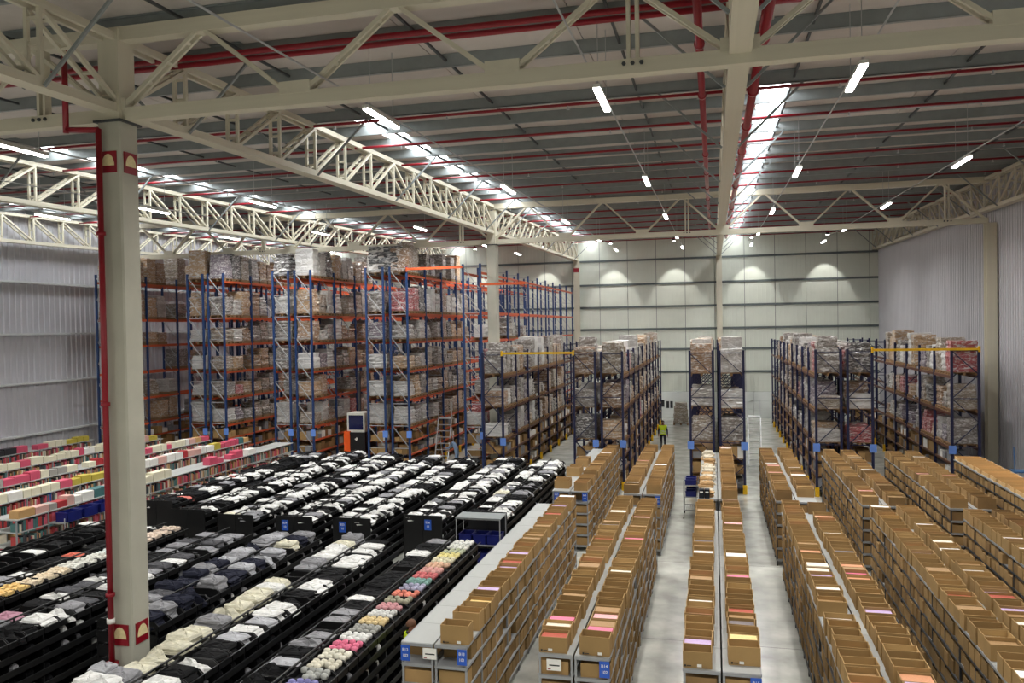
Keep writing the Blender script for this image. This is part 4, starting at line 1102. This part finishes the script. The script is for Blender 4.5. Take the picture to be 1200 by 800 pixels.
# ---------------------------------------------------------------- people
def person(name_label, loc, yaw, pose, top, trousers, hair, vest=False):
    J = {'pelvis': (0, 0, .95), 'spine': (0, .0, 1.15), 'chest': (0, 0, 1.36), 'neck': (0, 0, 1.50), 'head': (0, -.01, 1.60), 'crown': (0, 0, 1.72), 'nose': (0, -.1, 1.61),
         'shL': (.18, 0, 1.42), 'elL': (.25, .02, 1.14), 'wrL': (.25, -.06, .88), 'haL': (.25, -.09, .80), 'shR': (-.18, 0, 1.42), 'elR': (-.25, .02, 1.14), 'wrR': (-.25, -.06, .88), 'haR': (-.25, -.09, .80),
         'hiL': (.10, 0, .9), 'knL': (.11, -.03, .5), 'anL': (.11, .02, .09), 'toL': (.12, -.15, .04), 'hiR': (-.10, 0, .9), 'knR': (-.11, -.03, .5), 'anR': (-.11, .02, .09), 'toR': (-.12, -.15, .04)}
    J.update(pose)
    Rd = {'pelvis': (.17, .12), 'spine': (.15, .11), 'chest': (.17, .12), 'neck': (.058, .058), 'head': (.085, .1), 'crown': (.06, .075), 'nose': (.02, .02), 'shL': (.075, .075), 'elL': (.05, .05), 'wrL': (.035, .035), 'haL': (.04, .025), 'hiL': (.1, .1), 'knL': (.065, .065), 'anL': (.045, .045), 'toL': (.045, .035)}
    for k in list(Rd):
        if k.endswith('L'): Rd[k[:-1] + 'R'] = Rd[k]
    names = list(J); idx = {k: i for i, k in enumerate(names)}
    E_ = [('pelvis', 'spine'), ('spine', 'chest'), ('chest', 'neck'), ('neck', 'head'), ('head', 'crown'), ('head', 'nose')]
    for s in 'LR': E_ += [('chest', 'sh' + s), ('sh' + s, 'el' + s), ('el' + s, 'wr' + s), ('wr' + s, 'ha' + s), ('pelvis', 'hi' + s), ('hi' + s, 'kn' + s), ('kn' + s, 'an' + s), ('an' + s, 'to' + s)]
    # five fingers on each hand
    for s, sg in (('L', 1), ('R', -1)):
        hx, hy, hz = J['ha' + s]
        for f in range(5):
            k1 = 'f%d%s' % (f, s); k2 = 'g%d%s' % (f, s)
            if f == 4: J[k1] = (hx - sg*.02, hy - .045, hz - .0); J[k2] = (hx - sg*.025, hy - .065, hz - .03)
            else:
                o_ = (f - 1.5)*.021; ln = (.07, .085, .08, .06)[f]
                J[k1] = (hx, hy + o_ - .005, hz - .05); J[k2] = (hx - sg*.015, hy + o_ - .02, hz - .04 - ln*.6)
            Rd[k1] = (.0095, .0095); Rd[k2] = (.008, .008); E_ += [('ha' + s, k1), (k1, k2)]
    names = list(J); idx = {k: i for i, k in enumerate(names)}
    me = bpy.data.meshes.new('body'); me.from_pydata([J[k] for k in names], [(idx[a], idx[b]) for a, b in E_], [])
    o = bpy.data.objects.new('tmp_body', me); COL.objects.link(o)
    sk = o.modifiers.new('skin', 'SKIN'); sk.use_smooth_shade = True
    for k in names: me.skin_vertices[0].data[idx[k]].radius = Rd[k]; me.skin_vertices[0].data[idx[k]].use_root = (k == 'pelvis')
    sb = o.modifiers.new('sub', 'SUBSURF'); sb.levels = 2; sb.render_levels = 2
    dg = bpy.context.evaluated_depsgraph_get(); bm_ = bpy.data.meshes.new_from_object(o.evaluated_get(dg)); bpy.data.objects.remove(o)
    bm_.name = 'body'; bm_.materials.clear()
    for m in ('skin', top, trousers, 'dkcloth'): bm_.materials.append(M[m])
    waist, neckz = J['pelvis'][2] + .06, J['neck'][2] - .01
    for p in bm_.polygons:
        c = p.center; mi = 1
        if c.z < .10: mi = 3
        elif c.z < waist and abs(c.x) < .23: mi = 2
        dn = (c - Vector(J['neck'])); ax = (Vector(J['head']) - Vector(J['neck'])).normalized()
        if dn.dot(ax) > 0.0 and dn.length < .4 and abs(c.x - J['neck'][0]) < .14: mi = 0
        for s in 'LR':
            if (c - Vector(J['ha' + s])).length < .16 and (c - Vector(J['wr' + s])).dot(Vector(J['ha' + s]) - Vector(J['wr' + s])) > -.001: mi = 0
        p.material_index = mi; p.use_smooth = True
    Mw = Matrix.Translation(Vector(loc)) @ Matrix.Rotation(yaw, 4, 'Z')
    t = tag(ob('person', None, None, mw=Mw), name_label, 'person')
    zmin = min(v.co.z for v in bm_.vertices); Mb = Mw @ Matrix.Translation((0, 0, -zmin))
    ob('body', bm_, t, mw=Mb)
    # hair cap, eyes and ears
    hc = Vector(J['head']) + (Vector(J['crown']) - Vector(J['head']))*.45
    hb = MB(); n, m = 12, 7; pts = []
    for k in range(m):
        a = -.25 + (math.pi/2 + .2)*k/(m-1)
        for i in range(n):
            th = 2*math.pi*i/n; rx, ry, rz = .095, .112, .12
            cut = .0 if math.sin(th) > -.5 else .45
            aa = max(a, cut); pts.append((rx*math.cos(aa)*math.cos(th), ry*math.cos(aa)*math.sin(th) + .012, rz*math.sin(aa)))
    hb.poly(pts, [(k*n+i, k*n+(i+1) % n, (k+1)*n+(i+1) % n, (k+1)*n+i) for k in range(m-1) for i in range(n)])
    ob('hair', hb.data('hair', hair, True), t, mw=Mb @ Matrix.Translation(hc))
    for s in (-1, 1):
        ob('eye', MB().tube((0, -.004, 0), (0, .004, 0), .009, 8).data('eye', 'ink'), t, mw=Mb @ Matrix.Translation((J['head'][0] + s*.032, J['head'][1] - .085, J['head'][2] + .035)))
        ob('ear', MB().tube((-.008, 0, 0), (.008, 0, 0), .026, 8).data('ear', 'skin'), t, mw=Mb @ Matrix.Translation((J['head'][0] + s*.09, J['head'][1] + .01, J['head'][2] + .02)))
    ob('mouth', MB().box(-.022, .022, -.004, .004, -.004, .004).data('mouth', 'ink'), t, mw=Mb @ Matrix.Translation((J['head'][0], J['head'][1] - .085, J['head'][2] - .045)))
    if vest:
        keep = [p for p in bm_.polygons if .93 < p.center.z < J['neck'][2] - .03 and abs(p.center.x) < .205 + .02*(p.center.z > 1.3)]
        vi = {}; vv = []; ff = []; mm = []
        for p in keep:
            q = []
            for i in p.vertices:
                if i not in vi: v = bm_.vertices[i]; vi[i] = len(vv); vv.append(tuple(v.co + v.normal*.02))
                q.append(vi[i])
            ff.append(q); mm.append(1 if 1.10 < p.center.z < 1.15 or 1.0 < p.center.z < 1.04 else 0)
        vb = MB(); vb.v = vv; vb.f = ff; vb.m = mm
        ob('hi_vis_vest', vb.data('hi_vis_vest', ['hivis', 'silver'], True), t, mw=Mb)
    return t
walk = {'knL': (.10, -.16, .52), 'anL': (.10, -.12, .10), 'toL': (.11, -.29, .05), 'knR': (-.10, .02, .5), 'anR': (-.10, .20, .14), 'toR': (-.11, .05, .05), 'elL': (.26, .08, 1.15), 'wrL': (.27, .06, .90), 'haL': (.27, .04, .81), 'elR': (-.26, -.02, 1.15), 'wrR': (-.26, -.16, .93), 'haR': (-.26, -.21, .86)}
person('walking person in lime hi-vis vest and dark clothes in the far aisle', (-3.08, 49.7, 0), 0.1, walk, 'dkcloth', 'dkcloth', 'hair', True)
person('person with brown hair and lime vest half hidden behind the grey-topped shelves', (-5.9, 15.0, 0), math.pi*.75, {}, 'dkcloth', 'dkcloth', 'hair_b', True)
lean = {'spine': (0, -.06, 1.13), 'chest': (0, -.2, 1.28), 'neck': (0, -.3, 1.38), 'head': (0, -.37, 1.44), 'crown': (0, -.43, 1.54), 'nose': (0, -.47, 1.42), 'shL': (.18, -.22, 1.32), 'elL': (.22, -.4, 1.1), 'wrL': (.16, -.6, 1.1), 'haL': (.14, -.68, 1.1), 'shR': (-.18, -.22, 1.32), 'elR': (-.22, -.4, 1.1), 'wrR': (-.16, -.6, 1.1), 'haR': (-.14, -.68, 1.1)}
person('person in pale blue leaning beside the white step ladder', (-13.55, 41.6, 0), -math.pi/2, lean, 'blcloth', 'blcloth', 'hair_b', False)
